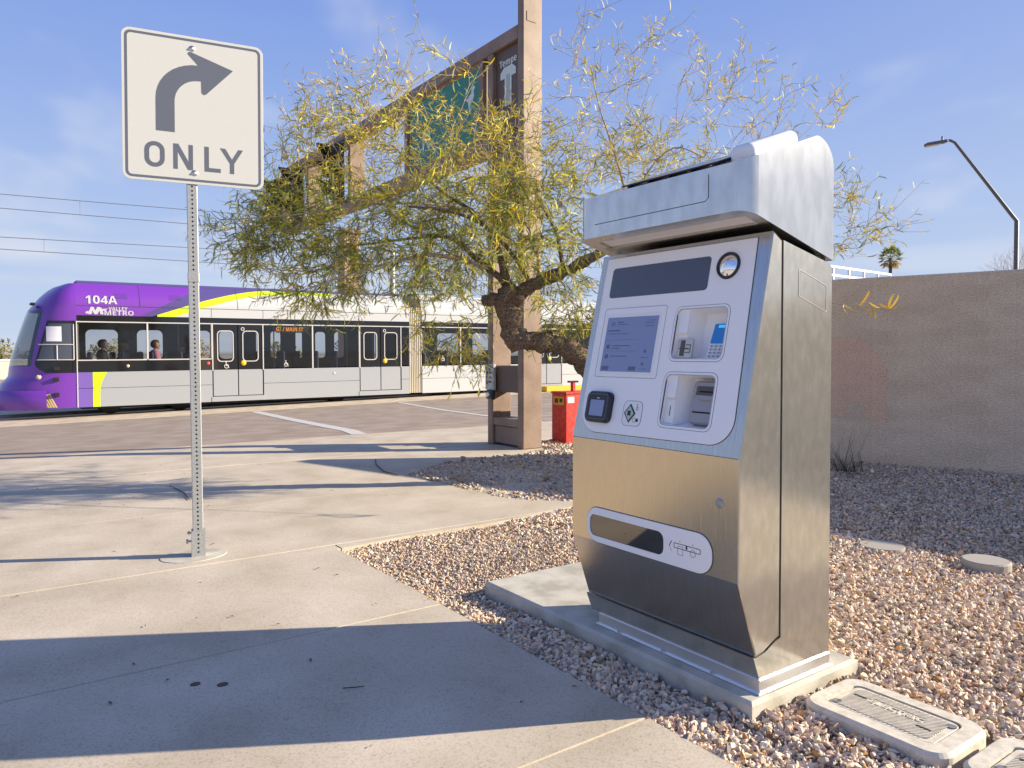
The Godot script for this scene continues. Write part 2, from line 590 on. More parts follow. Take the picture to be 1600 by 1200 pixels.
	mat("twig", 0.38, 0.29, 0.21, 0.85)
	for q in [["leaf", 0.6], ["far_leaf", 0.7]]:
		var lf := mat(q[0], 1, 1, 1, q[1])
		lf.vertex_color_use_as_albedo = true
		lf.backlight_enabled = true
		lf.backlight = Color(0.7, 0.66, 0.4)
	var sn := mat("stone", 1, 1, 1, 0.85)
	sn.vertex_color_use_as_albedo = true
	mat("palm_trunk", 0.12, 0.095, 0.07, 0.9)
	mat("grass_blade", 0.075, 0.08, 0.04, 0.8)
	mat("dry_blade", 0.42, 0.34, 0.2, 0.8)
	# other
	var bxm := mat("polymer_concrete", 0.5, 0.48, 0.43, 0.8)
	grit(bxm, ntex(42, 0.02, [[0.25, 0.54, 0.485, 0.39], [0.5, 0.63, 0.57, 0.465], [0.8, 0.69, 0.63, 0.52]], 5), 0.5, speck, 0.22, fine, 0.05)
	mat("lamp_steel", 0.10, 0.11, 0.125, 0.45, 0.3)
	mat("lamp_lens", 0.55, 0.45, 0.3, 0.3)
	mat("white_rail", 0.75, 0.76, 0.78, 0.5)
	mat("wire", 0.13, 0.14, 0.18, 0.6)
	mat("tan_mast", 0.40, 0.24, 0.15, 0.6)
	mat("debris", 0.10, 0.07, 0.05, 0.9)
	mat("debris_tan", 0.34, 0.22, 0.09, 0.9)
	mat("yellow_kerb", 0.75, 0.42, 0.02, 0.7)
	mat("pale_wall", 0.6, 0.55, 0.48, 0.9)

# ------------------------------------------------------------------ the setting
const FLOOR := Transform3D(Basis(Vector3(1, 0, 0), Vector3(0, 0, 1), Vector3(0, 1, 0)), Vector3.ZERO)   # (x, z) outlines laid flat, extruded upwards

func gy(x: float, z: float) -> float:
	# the road falls away from the pavement to the tracks
	var t := clampf((-z - 10.0) / 9.5, 0.0, 1.0)
	return t * (-0.41 + 0.02 * clampf(x, -5.0, 15.0))

func sheet(s: SurfaceTool, poly: PackedVector2Array, off: float, cx: float, cz: float):
	var lo := poly[0]
	var hi := poly[0]
	for q in poly:
		lo = Vector2(minf(lo.x, q.x), minf(lo.y, q.y))
		hi = Vector2(maxf(hi.x, q.x), maxf(hi.y, q.y))
	s.set_smooth_group(1)
	var x := lo.x
	while x < hi.x - 1e-4:
		var z := lo.y
		while z < hi.y - 1e-4:
			for q in Geometry2D.intersect_polygons(poly, rect(x, z, minf(x + cx, hi.x), minf(z + cz, hi.y))):
				var ix := Geometry2D.triangulate_polygon(q)
				for k in range(0, ix.size(), 3):
					var v := []
					for j in 3:
						var w: Vector2 = q[ix[k + j]]
						v.append(Vector3(w.x, gy(w.x, w.y) + off, w.y))
					tri(s, v[0], v[1], v[2], Vector3.UP)
			z += cz
		x += cx
	s.set_smooth_group(-1)

func ribbon(pts: Array, w: float) -> PackedVector2Array:
	var a := PackedVector2Array()
	var b := PackedVector2Array()
	for i in pts.size():
		var p := Vector2(pts[i][0], pts[i][1])
		var d := (Vector2(pts[mini(i + 1, pts.size() - 1)][0], pts[mini(i + 1, pts.size() - 1)][1]) - Vector2(pts[maxi(i - 1, 0)][0], pts[maxi(i - 1, 0)][1])).normalized()
		var n := Vector2(-d.y, d.x) * w * 0.5
		a.append(p + n)
		b.append(p - n)
	b.reverse()
	a.append_array(b)
	return a

func bed_near() -> PackedVector2Array:
	return pv([[1.77, 9.0], [1.765, -1.7], [1.775, -3.0], [1.74, -4.32], [2.26, -4.37], [2.96, -4.36], [3.44, -4.42], [3.75, -4.46], [4.4, -4.5], [5.2, -4.58], [13.0, -4.6], [13.0, 9.0]])

func bed_far() -> PackedVector2Array:
	return pv([[4.4, -4.56], [3.84, -4.63], [3.54, -4.92], [3.46, -5.28], [3.43, -5.87], [3.37, -6.51], [3.45, -6.65], [3.67, -6.82], [4.03, -7.02], [4.4, -7.09], [5.3, -7.09], [5.75, -7.3], [5.9, -7.9], [13.0, -7.9], [13.0, -4.6], [5.2, -4.6]])

func ground():
	var s := newst()
	flat(s, rect(-700, -700, 700, 700), FLOOR, -0.62)
	struct("ground", s, M.desert)
	s = newst()
	sheet(s, rect(1.3, -8.2, 14, 9), -0.035, 30, 30)
	struct("ground_under_gravel", s, M.gravel_soil)
	s = newst()
	flat(s, rect(-12.0, -3.9, 1.762, 9.0), FLOOR, -0.010)
	struct("pavement_joint_filling", s, M.joint_fill)
	# the pavement: concrete slabs with open joints
	var pave := Node3D.new()
	pave.name = "pavement"
	pave.set_meta("kind", "structure")
	add_child(pave)
	var zs := [9.0, 5.05, 2.345, 0.99, -0.365, -1.72, -3.08, -4.43, -6.0, -8.2, -9.98]
	var region := cut_beds(rect(-14, -9.98, 34, 9))
	for iz in zs.size() - 1:
		var xs := [-14.0, -9.0, -4.6, -1.2, 1.765] if zs[iz] > -4.0 else [-14.0, -9.0, -4.6, -1.2, 7.5, 13.0, 18.0, 25.0, 34.0]
		if zs[iz] > -4.0:
			xs.append_array([13.0, 34.0])
		for ix in xs.size() - 1:
			for reg in region:
				for q in Geometry2D.intersect_polygons(reg, rect(xs[ix] + 0.004, zs[iz + 1] + 0.004, xs[ix + 1] - 0.004, zs[iz] - 0.004)):
					if absf(area(q)) < 0.02:
						continue
					s = newst()
					slab(s, q, FLOOR, -0.12, rng.randf_range(-0.0015, 0.0015), 0.003 if absf(area(q)) > 0.6 else 0.0, [], false)
					obj("slab", s, M.concrete, pave)
	s = newst()
	sheet(s, rect(-60, -10.42, 60, -9.985), -0.004, 4.0, 0.6)
	struct("gutter", s, M.track_concrete)
	s = newst()
	sheet(s, rect(-60, -19.5, 60, -10.42), -0.008, 2.5, 1.0)
	struct("road", s, M.asphalt)
	s = newst()
	sheet(s, rect(-60, -36, 60, -19.5), -0.004, 2.5, 3.0)
	struct("track_bed", s, M.track_concrete)
	for a in [["stop_line_marking", [[4.56, -10.44], [4.77, -11.35], [4.93, -13.1], [5.11, -14.95], [5.6, -19.4]], 0.24], ["lane_marking", [[8.02, -10.44], [8.25, -12.46], [8.7, -15.0], [9.7, -19.4]], 0.14], ["lane_marking", [[9.1, -14.75], [11.7, -14.6], [17, -14.3]], 0.10], ["lane_marking", [[8.4, -11.7], [10.2, -11.55], [15, -11.2]], 0.11]]:
		s = newst()
		sheet(s, ribbon(a[1], a[2]), -0.003, 2.5, 1.0)
		struct(nm(a[0]), s, M.road_paint)
	for z in [-21.6, -23.05]:
		s = newst()
		for k in 24:
			var x := -30.0 + k * 2.5
			box(s, Vector3(x + 1.25, gy(x + 1.25, z) + 0.01, z), Vector3(2.51, 0.05, 0.07), 0.0, Basis(Vector3.BACK, atan2(gy(x + 2.5, z) - gy(x, z), 2.5)))
		struct(nm("track_rail"), s, M.rail_steel)
	# the yellow painted kerb by the tracks
	s = newst()
	box(s, Vector3(16.4, gy(16.4, -20) + 0.09, -20.0), Vector3(1.9, 0.18, 0.3), 0.02)
	tag(obj("yellow_kerb", s, M.yellow_kerb), "short yellow painted kerb beside the tracks, behind the red box", "kerb")

func area(q: PackedVector2Array) -> float:
	var a := 0.0
	for k in q.size():
		a += q[k].cross(q[(k + 1) % q.size()]) * 0.5
	return a

func cut_beds(r: PackedVector2Array) -> Array:
	var polys := [r]
	for h in [bed_near(), bed_far()]:
		var out := []
		for p in polys:
			for w in Geometry2D.clip_polygons(p, h):
				if not Geometry2D.is_polygon_clockwise(w):
					out.append(w)
		polys = out
	return polys

func wall():
	var d := Vector3(-0.31, 0, -0.951).normalized()
	var n := Vector3(-d.z, 0, d.x) * -1.0          # towards the pavement
	var t := thing("stucco_wall", "long taupe stucco wall with a salmon paint patch, behind the ticket machine", "wall", Vector3(8.0, 0, -3.6))
	var T := Transform3D(Basis(d, Vector3.UP, n), Vector3.ZERO)
	var s := newst()
	# local: x along the wall, y up, front face at z = 0
	slab(s, rect(-13.0, -0.3, 2.06, 2.015), T, -0.2, 0.0, 0.012)
	obj("wall_body", s, M.stucco, t)
	s = newst()
	var p := pv([[1.0, 0.51], [0.97, 0.56], [0.95, 0.66], [0.84, 0.67], [0.78, 0.52], [0.67, 0.45], [0.58, 0.51], [0.57, 0.99], [0.61, 1.11], [0.74, 1.26], [0.89, 1.37], [1.9, 1.40], [1.9, 0.5], [1.5, 0.44]])
	var q := PackedVector2Array()
	for k in p.size():
		var a := p[k]
		var b := p[(k + 1) % p.size()]
		for j in 6:
			q.append(a.lerp(b, j / 6.0) + Vector2(rng.randf_range(-0.012, 0.012), rng.randf_range(-0.012, 0.012)))
	flat(s, q, T, 0.003)
	obj("paint_patch", s, M.salmon_paint, t, "salmon paint patch on the taupe stucco wall")

func gantry():
	var at := Vector3(5.42, 0, -7.44)
	var t := thing("signal_gantry", "tall brown signal mast with a long framed arm reaching over the road", "signal gantry", at)
	var s := newst()
	bx(s, 0, 0.30, 0, 7.6, -0.12, 0, 0.012)
	obj("post", s, M.brown_paint, t)
	s = newst()
	bx(s, 0, 0.30, 0, 5.11, -0.80, -0.68, 0.012)
	obj("post", s, M.brown_paint, t)
	s = newst()
	bx(s, 0.055, 0.20, 5.30, 5.42, -0.002, 0.006, 0.002)
	obj("hand_hole_cover", s, M.brown_paint, t)
	# the base between the posts
	s = newst()
	bx(s, 0.012, 0.29, 0.26, 0.36, -0.68, -0.12, 0.006)
	obj("shelf", s, M.brown_paint, t)
	s = newst()
	bx(s, 0.03, 0.28, 0.03, 0.255, -0.665, -0.135, 0.006)
	obj("base_panel", s, M.brown_paint, t)
	s = newst()
	bx(s, 0.02, 0.29, 0.70, 1.04, -0.68, -0.12, 0.006)
	obj("junction_box", s, M.panel_brown, t)
	s = newst()
	bx(s, 0.04, 0.27, 2.9, 4.0, -0.68, -0.12, 0.004)
	obj("cover_panel", s, M.panel_brown, t)
	# the arm
	s = newst()
	bx(s, 0, 0.30, 5.11, 5.285, -9.2, -0.12, 0.01)
	obj("top_chord", s, M.brown_paint, t)
	s = newst()
	bx(s, 0, 0.30, 3.87, 4.04, -9.2, -0.80, 0.01)
	obj("bottom_chord", s, M.brown_paint, t)
	for z in [-0.92, -3.1, -5.35, -7.5, -9.1]:
		s = newst()
		bx(s, 0.005, 0.295, 4.04, 5.11, z - 0.1, z, 0.008)
		obj("arm_upright", s, M.brown_paint, t)
	# the panels in the arm, seen from the pavement side (-x)
	var B := Basis(Vector3(0, 0, 1), Vector3.UP, Vector3(-1, 0, 0))
	s = newst()
	bx(s, 0.06, 0.24, 4.04, 5.11, -0.675, -0.125, 0.004)
	obj("city_panel", s, M.panel_brown, t)
	text("lettering", "Tempe", 0.085, Transform3D(B, Vector3(0.057, 4.93, -0.40)), M.sign_pale, t, true, 0.004)
	var em := newst()
	var TE := Transform3D(B, Vector3(0.06, 4.57, -0.40))
	slab(em, pv([[-0.17, 0.16], [-0.17, 0.24], [-0.09, 0.30], [0.09, 0.30], [0.17, 0.24], [0.17, 0.16], [0.075, 0.16], [0.075, -0.2], [0.03, -0.2], [0.03, 0.2], [0.012, 0.2], [0.012, -0.2], [-0.012, -0.2], [-0.012, 0.2], [-0.03, 0.2], [-0.03, -0.2], [-0.075, -0.2], [-0.075, 0.16]]), TE, 0.0, 0.006)
	obj("emblem", em, M.sign_pale, t)
	s = newst()
	bx(s, 0.05, 0.10, 4.06, 5.06, -3.08, -0.96, 0.004)
	obj("street_name_panel", s, M.sign_green, t)
	text("lettering", "N", 0.30, Transform3D(B, Vector3(0.047, 4.42, -2.55)), M.sign_pale, t, false, 0.004)
	em = newst()
	slab(em, pv([[0.0, 0.0], [0.06, 0.03], [0.10, 0.10], [0.09, 0.17], [0.13, 0.20], [0.10, 0.24], [0.04, 0.22], [0.03, 0.15], [-0.06, 0.10], [-0.13, 0.09], [-0.06, 0.05], [-0.02, -0.1], [0.01, -0.1]]), Transform3D(B, Vector3(0.05, 4.62, -1.30)), 0.0, 0.004)
	obj("emblem", em, M.sign_pale, t)
	# traffic signals on the arm
	var sg: Node3D = null
	var zs := [-5.75, -7.9, -9.25]
	var says := ["black traffic signal nearest the mast on the brown arm", "black traffic signal in the middle of the three on the brown arm", "black traffic signal at the far tip of the brown arm"]
	for i in 3:
		if i == 0:
			sg = signal_head()
		var o: Node3D = sg if i == 0 else sg.duplicate()
		if i > 0:
			o.name = nm("traffic_signal")
			add_child(o)
		o.position = at + Vector3(-0.02, 4.04, zs[i])
		tag(o, says[i], "traffic signal", "traffic signals on the arm")
	# push button for walkers
	var b := thing("push_button_station", "grey crossing button with its instruction plate on the brown mast", "crossing button", Vector3(5.42, 0.70, -8.12))
	s = newst()
	bx(s, -0.05, 0.0, 0.02, 0.36, -0.1, 0.09, 0.008)
	obj("plate", s, M.button_grey, b)
	for k in 4:
		s = newst()
		bx(s, -0.054, -0.05, 0.10 + k * 0.06, 0.145 + k * 0.06, -0.075, -0.035, 0.0)
		bx(s, -0.054, -0.05, 0.115 + k * 0.06, 0.135 + k * 0.06, -0.015, 0.06, 0.0)
		obj("instruction", s, M.print_dark if k % 2 == 0 else M.grey_line, b)
	s = newst()
	bx(s, -0.07, 0.0, -0.1, 0.02, -0.06, 0.08, 0.012)
	obj("housing", s, M.black_plastic, b)
	s = newst()
	lathe(s, [[0.0, 0.03], [0.025, 0.028], [0.035, 0.015], [0.035, 0.0]], Transform3D(Basis(Vector3.BACK, PI / 2), Vector3(-0.07, -0.04, 0.01)), 14)
	obj("button", s, M.aluminium, b)
	# the red box beside the mast
	var r := thing("utility_box", "red metal box with a yellow label, beside the brown mast", "utility box", Vector3(6.15, -0.02, -7.48))
	s = newst()
	slab(s, rect(0, -0.30, 0.42, 0.0), FLOOR, 0.0, 0.69, 0.006)
	obj("body", s, M.red_paint, r)
	s = newst()
	slab(s, rect(-0.012, -0.312, 0.432, 0.012), FLOOR, 0.69, 0.715, 0.006)
	obj("lid", s, M.red_paint, r)
	s = newst()
	bx(s, 0.008, 0.41, 0.0, 0.06, -0.29, 0.008, 0.004)
	obj("plinth", s, M.red_paint, r)
	s = newst()
	bx(s, 0.19, 0.24, 0.715, 0.83, -0.15, -0.10, 0.006)
	obj("handle_post", s, M.red_paint, r)
	s = newst()
	bx(s, 0.13, 0.30, 0.83, 0.855, -0.15, -0.10, 0.008)
	obj("handle", s, M.black_plastic, r)
	s = newst()
	bx(s, -0.003, 0.0, 0.54, 0.65, -0.27, -0.05, 0.0)
	obj("yellow_label", s, M.label_yellow, r)
	s = newst()
	bx(s, -0.005, -0.003, 0.565, 0.625, -0.24, -0.17, 0.0)
	bx(s, -0.005, -0.003, 0.575, 0.625, -0.14, -0.08, 0.0)
	obj("label_print", s, M.print_dark, r)
	s = newst()
	bx(s, 0.02, 0.13, 0.57, 0.65, 0.0, 0.003, 0.0)
	obj("white_label", s, M.label_white, r)
	s = newst()
	rod(s, Vector3(0.16, 0.22, 0.002), Vector3(0.30, 0.33, 0.002), 0.004, 4)
	obj("scratch", s, M.debris, r)
	s = newst()
	rod(s, Vector3(0.19, 0.46, 0.002), Vector3(0.33, 0.53, 0.002), 0.004, 4)
	obj("scratch", s, M.debris, r)

func signal_head() -> Node3D:
	var t := thing("traffic_signal", "black traffic signal", "traffic signal")
	var s := newst()
	bx(s, -0.16, 0.02, 0.02, 1.02, -0.17, 0.17, 0.02)
	obj("housing", s, M.signal_black, t)
	s = newst()
	bx(s, -0.04, -0.03, -0.06, 1.08, -0.28, 0.28, 0.003)
	obj("backplate", s, M.signal_black, t)
	for k in 3:
		var y := 0.19 + k * 0.33
		s = newst()
		lathe(s, [[0.0, 0.03], [0.09, 0.02], [0.13, 0.0]], Transform3D(Basis(Vector3.BACK, PI / 2), Vector3(-0.162, y, 0)), 16)
		obj("lens", s, [M.lens_green, M.lens_amber, M.lens_red][k], t)
		s = newst()
		var n := 14
		for j in n:      # a cut-away hood over each lens
			var a := deg_to_rad(-40 + 260.0 * j / n)
			var c := deg_to_rad(-40 + 260.0 * (j + 1) / n)
			var la := 0.13 + 0.16 * maxf(0.0, sin(a))
			var lc := 0.13 + 0.16 * maxf(0.0, sin(c))
			var p0 := Vector3(-0.16, y + 0.15 * sin(a), 0.15 * cos(a))
			var p1 := Vector3(-0.16, y + 0.15 * sin(c), 0.15 * cos(c))
			quad(s, p0, p1, p1 + Vector3(-lc, 0, 0), p0 + Vector3(-la, 0, 0), Vector3(0, sin(a), cos(a)))
			quad(s, p0 * Vector3(1, 1, 0.97), p1 * Vector3(1, 1, 0.97), p1 * Vector3(1, 1, 0.97) + Vector3(-lc, 0, 0), p0 * Vector3(1, 1, 0.97) + Vector3(-la, 0, 0), Vector3(0, -sin(a), -cos(a)))
		obj("hood", s, M.signal_black, t)
	return t

# ------------------------------------------------------------------ the train
const NF := [[-0.2, 0.16], [0.0, 0.15], [0.25, 0.17], [0.44, 0.24], [0.6, 0.40], [0.78, 0.42], [1.07, 0.47], [1.7, 0.65], [2.22, 0.82], [2.37, 0.93], [2.6, 1.10], [2.82, 1.33], [2.97, 1.72]]

func front_x(y: float) -> float:
	for k in NF.size() - 1:
		if y <= NF[k + 1][0]:
			return lerpf(NF[k][1], NF[k + 1][1], clampf((y - NF[k][0]) / (NF[k + 1][0] - NF[k][0]), 0, 1))
	return 1.7

func side_z(y: float) -> float:
	return 0.0 if y < 2.36 else -0.34 * pow((y - 2.36) / 0.57, 2.0)

func nose(phi: float, y: float) -> Vector3:
	var a := 1.79 - front_x(y)
	var e := 2.0 / 2.4
	var b := 1.31 + side_z(y)
	var c := cos(phi)
	return Vector3(1.79 - a * pow(absf(sin(phi)), e), y, -1.31 + b * pow(absf(c), e) * signf(c))

func nose_xy(x: float, y: float, off: float) -> Vector3:
	var a := 1.79 - front_x(y)
	var phi := asin(clampf(pow(clampf((1.79 - x) / a, 0, 1), 1.2), 0, 1))
	var p := nose(phi, y)
	var q := nose(phi + 0.02, y) - nose(maxf(phi - 0.02, 0.0), y)
	return p + Vector3(q.z, 0, -q.x).normalized() * off * (1.0 if Vector3(q.z, 0, -q.x).dot(Vector3(-1, 0, 1)) > 0 else -1.0)

func band(s: SurfaceTool, x0: float, x1: float, lo: Callable, hi: Callable, off: float, step := 0.12):
	# a stretch of the body side between two heights, following its curve
	s.set_smooth_group(2)
	var n := maxi(1, int(ceil((x1 - x0) / step)))
	for i in n:
		var xa := lerpf(x0, x1, float(i) / n)
		var xb := lerpf(x0, x1, float(i + 1) / n)
		var la: float = lo.call(xa)
		var lb: float = lo.call(xb)
		var ha: float = maxf(la, hi.call(xa))
		var hb: float = maxf(lb, hi.call(xb))
		if ha - la < 1e-4 and hb - lb < 1e-4:
			continue
		var m := 10
		for k in m:
			var a0 := lerpf(la, ha, float(k) / m)
			var a1 := lerpf(la, ha, float(k + 1) / m)
			var b0 := lerpf(lb, hb, float(k) / m)
			var b1 := lerpf(lb, hb, float(k + 1) / m)
			quad(s, Vector3(xa, a0, side_z(a0) + off), Vector3(xb, b0, side_z(b0) + off), Vector3(xb, b1, side_z(b1) + off), Vector3(xa, a1, side_z(a1) + off), Vector3(0, 0.2, 1))
	s.set_smooth_group(-1)

func lime_low(x: float) -> float:
	return clampf(2.12 + 0.70 * sin(clampf((x - 4.02) / 3.1, -0.3, 1) * PI / 2), 1.9, 2.855)

func lime_high(x: float) -> float:
	return clampf(lime_low(x) + 0.19 - 0.025 * clampf((x - 4.6), 0, 2), 2.0, 2.925)

func bar(called: String, t: Node3D, m: Material, x0: float, x1: float, y0: float, y1: float, z0: float, z1: float, bev := 0.0, label := "") -> MeshInstance3D:
	var s := newst()
	bx(s, x0, x1, y0, y1, z0, z1, bev)
	return obj(called, s, m, t, label)

func train():
	var t := thing("light_rail_train", "purple nosed silver light rail train passing on the far side of the road", "train", Vector3(0, 0, -20.93))
	t.rotation.z = deg_to_rad(0.37)
	var s := newst()
	# nose shell and windscreen
	var g := newst()
	s.set_smooth_group(4); g.set_smooth_group(4)
	var rows := []
	var y := -0.14
	while y < 2.96:
		rows.append(y)
		y += 0.085
	var np := 36
	for r in rows.size() - 1:
		for k in np:
			var p0 := PI * k / np
			var p1 := PI * (k + 1) / np
			var ym: float = (rows[r] + rows[r + 1]) * 0.5
			var glass := ym > 0.86 and ym < 2.26 and absf((p0 + p1) * 0.5 - PI / 2) < 0.86
			quad(g if glass else s, nose(p0, rows[r]), nose(p1, rows[r]), nose(p1, rows[r + 1]), nose(p0, rows[r + 1]), Vector3(-sin(p0), 0.1, cos(p0)))
	obj("nose", s, M.train_purple, t)
	obj("windscreen", g, M.windscreen_glass, t)
	# bumper, visor and lamps
	s = newst()
	s.set_smooth_group(4)
	for k in 24:
		for q in [[-0.17, 0.10, -0.14, 0.13], [-0.14, 0.13, 0.22, 0.13], [0.22, 0.13, 0.30, 0.05]]:
			var a0 := PI * (0.10 + 0.8 * k / 24.0)
			var a1 := PI * (0.10 + 0.8 * (k + 1) / 24.0)
			var o0 := Vector3(-sin(a0), 0, cos(a0))
			var o1 := Vector3(-sin(a1), 0, cos(a1))
			quad(s, nose(a0, 0.1) * Vector3(1, 0, 1) + o0 * q[1] + Vector3.UP * q[0], nose(a1, 0.1) * Vector3(1, 0, 1) + o1 * q[1] + Vector3.UP * q[0], nose(a1, 0.1) * Vector3(1, 0, 1) + o1 * q[3] + Vector3.UP * q[2], nose(a0, 0.1) * Vector3(1, 0, 1) + o0 * q[3] + Vector3.UP * q[2], o0)
	obj("bumper", s, M.train_purple, t)
	s = newst()
	lathe(s, [[0.0, 0.03], [0.05, 0.025], [0.065, 0.0]], Transform3D(Basis(Vector3.RIGHT, PI / 2), nose_xy(1.0, 0.62, 0.0)), 14)
	obj("marker_lamp", s, M.lamp_lens, t)
	bar("mirror_arm", t, M.black_plastic, 0.86, 0.98, 2.36, 2.42, -0.7, -0.4, 0.02)
	for q in [[1.35, 0.56], [1.35, 0.19], [1.35, 0.82]]:
		var s2 := newst()
		var p := nose_xy(q[0], q[1], 0.0)
		bx(s2, -0.06, 0.06, -0.045, 0.045, -0.01, 0.07, 0.01)
		var o := obj("grab_step", s2, M.black_plastic, t)
		o.position = p
	s = newst()
	for k in 5:
		var q0 := []
		for j in 9:
			var yy := -0.12 + 0.33 * j / 8.0
			q0.append([yy, 1.12 - 0.45 * (yy + 0.12) + k * 0.052])
		for j in 8:
			quad(s, nose_xy(q0[j][1], q0[j][0], 0.008), nose_xy(q0[j][1] + 0.038, q0[j][0], 0.008), nose_xy(q0[j + 1][1] + 0.038, q0[j + 1][0], 0.008), nose_xy(q0[j + 1][1], q0[j + 1][0], 0.008), Vector3(-0.5, 0, 1))
	obj("gold_stripes", s, M.train_gold, t)
	# black cab surround with its window panes
	var patches := [["cab_surround", M.black_gloss, 0.72, 1.98, 0.93, 0.012, 1.785], ["cab_window", M.dark_display, 1.02, 1.91, 0.98, 0.022, 1.72]]
	for pt in patches:
		s = newst()
		s.set_smooth_group(5)
		var nr := 18
		for r in nr:
			var ya: float = lerpf(pt[2], pt[3], float(r) / nr)
			var yb: float = lerpf(pt[2], pt[3], float(r + 1) / nr)
			var xa: float = pt[4] + 0.26 * maxf(0, ya - 0.95) + (0.22 * pow(maxf(0.0, (0.95 - ya) / 0.23), 2.0) if pt[0] == "cab_surround" else 0.0)
			var xb: float = pt[4] + 0.26 * maxf(0, yb - 0.95) + (0.22 * pow(maxf(0.0, (0.95 - yb) / 0.23), 2.0) if pt[0] == "cab_surround" else 0.0)
			for k in 14:
				var u := k / 14.0
				var v := (k + 1) / 14.0
				quad(s, nose_xy(lerpf(xa, pt[6], u), ya, pt[5]), nose_xy(lerpf(xa, pt[6], v), ya, pt[5]), nose_xy(lerpf(xb, pt[6], v), yb, pt[5]), nose_xy(lerpf(xb, pt[6], u), yb, pt[5]), Vector3(-0.3, 0, 1))
		obj(pt[0], s, pt[1], t)
	s = newst()
	for r in 6:
		var ya := 1.48 + 0.06 * r
		for k in 6:
			quad(s, nose_xy(1.18 + 0.05 * k, ya, 0.028), nose_xy(1.23 + 0.05 * k, ya, 0.028), nose_xy(1.23 + 0.05 * k, ya + 0.06, 0.028), nose_xy(1.18 + 0.05 * k, ya + 0.06, 0.028), Vector3(-0.3, 0, 1))
	obj("sun_blind", s, M.white_plastic, t)
	s = newst()
	for q in [[[1.02, 1.40], [1.72, 1.40]], [[1.38, 1.03], [1.38, 1.40]], [[0.985, 1.03], [1.72, 1.03]], [[1.72, 1.03], [1.72, 1.90]]]:
		var pts := PackedVector3Array()
		var rd := PackedFloat32Array()
		for j in 9:
			pts.append(nose_xy(lerpf(q[0][0], q[1][0], j / 8.0), lerpf(q[0][1], q[1][1], j / 8.0), 0.028))
			rd.append(0.014)
		tube(s, pts, rd, 5)
	obj("window_trim", s, M.trim_grey, t)
	# the body side
	s = newst()
	band(s, 1.79, 4.6, func(_x): return 2.125, func(x): return lime_low(x) if x > 9 else (2.345), 0.002)
	var car := [[1.79, 10.84], [11.29, 19.9]]
	var purple := newst()
	var violet := newst()
	var lime := newst()
	var white := newst()
	var shade := func(x): return clampf(2.02 + 0.52 * (x - 3.0), 2.12, 2.925)
	band(purple, 1.79, 5.6, func(x): return maxf(2.12, shade.call(x) if x > 3.0 else 2.12), func(_x): return 2.925, 0.0, 0.05)
	band(violet, 3.0, 7.2, func(x): return clampf(lime_high(x), 2.12, 2.925), func(x): return minf(2.925, shade.call(x)), 0.0, 0.05)
	band(lime, 3.6, 8.4, func(x): return maxf(2.12, lime_low(x)), func(x): return clampf(lime_high(x), 2.12, 2.925), 0.0, 0.05)
	band(white, 3.7, 10.84, func(_x): return 2.12, func(x): return maxf(2.12, lime_low(x) if x < 8.4 else 2.925), 0.0, 0.05)
	obj("purple_upper_panel", purple, M.train_purple, t)
	obj("violet_wedge", violet, M.train_violet, t)
	obj("lime_stripe", lime, M.train_lime, t)
	obj("white_upper_panel", white, M.train_white, t)
	s = newst()
	band(s, 8.35, 10.84, func(_x): return 2.855, func(_x): return 2.925, 0.001)
	obj("white_upper_panel", s, M.train_white, t)
	s = newst()
	band(s, 11.29, 19.9, func(_x): return 2.12, func(_x): return 2.925, 0.0, 0.5)
	obj("white_upper_panel", s, M.train_white, t)
	for c in car:
		s = newst()
		bx(s, c[0], c[1], 2.86, 3.0, -2.2, -0.38, 0.05)
		obj("roof", s, M.train_white if c[0] > 5 else M.train_violet, t)
		bar("panel_seam", t, M.groove, c[0], c[1], 2.352, 2.364, -0.03, 0.004)
		bar("ceiling", t, M.interior, c[0], c[1], 2.16, 2.2, -2.58, -0.03)
		bar("floor", t, M.interior, c[0], c[1], -0.02, 0.03, -2.6, -0.03)
		bar("underframe", t, M.under_black, c[0] + 0.1, c[1] - 0.1, -0.2, -0.02, -2.4, -0.25)
		bar("top_glass_strip", t, M.black_gloss, c[0], c[1], 1.975, 2.12, -0.03, -0.002)
		bar("window_rail", t, M.trim_grey, c[0], c[1], 1.945, 1.975, -0.03, 0.008, 0.003)
	for x in [3.2, 5.62, 8.0, 13.5, 16.0]:
		var ps := newst()
		band(ps, x - 0.005, x + 0.005, func(_x): return 2.37, func(_x): return 2.92, 0.004)
		obj("panel_seam", ps, M.groove, t)
	for q in [[4.93, 2.13, 2.355], [6.30, 2.13, 2.355], [9.16, 2.13, 2.355]]:
		bar("panel_seam", t, M.groove, q[0] - 0.004, q[0] + 0.004, q[1], q[2], -0.02, 0.003)
	for q in [[2.62, 2.95], [3.9, 4.2]]:
		s = newst()
		for i in 12:
			for k in 5:
				var yy := 2.56 + k * 0.03
				box(s, Vector3(q[0] + i * 0.026, yy, side_z(yy) + 0.002), Vector3(0.014, 0.014, 0.004))
		var ve := obj("vent", s, M.train_violet, t)
		ve.set_meta("kind", "stuff")
	# belt, lower panels and livery
	var spans := [[1.79, 4.93], [6.30, 9.16], [10.56, 10.84], [11.29, 15.6], [17.0, 19.9]]
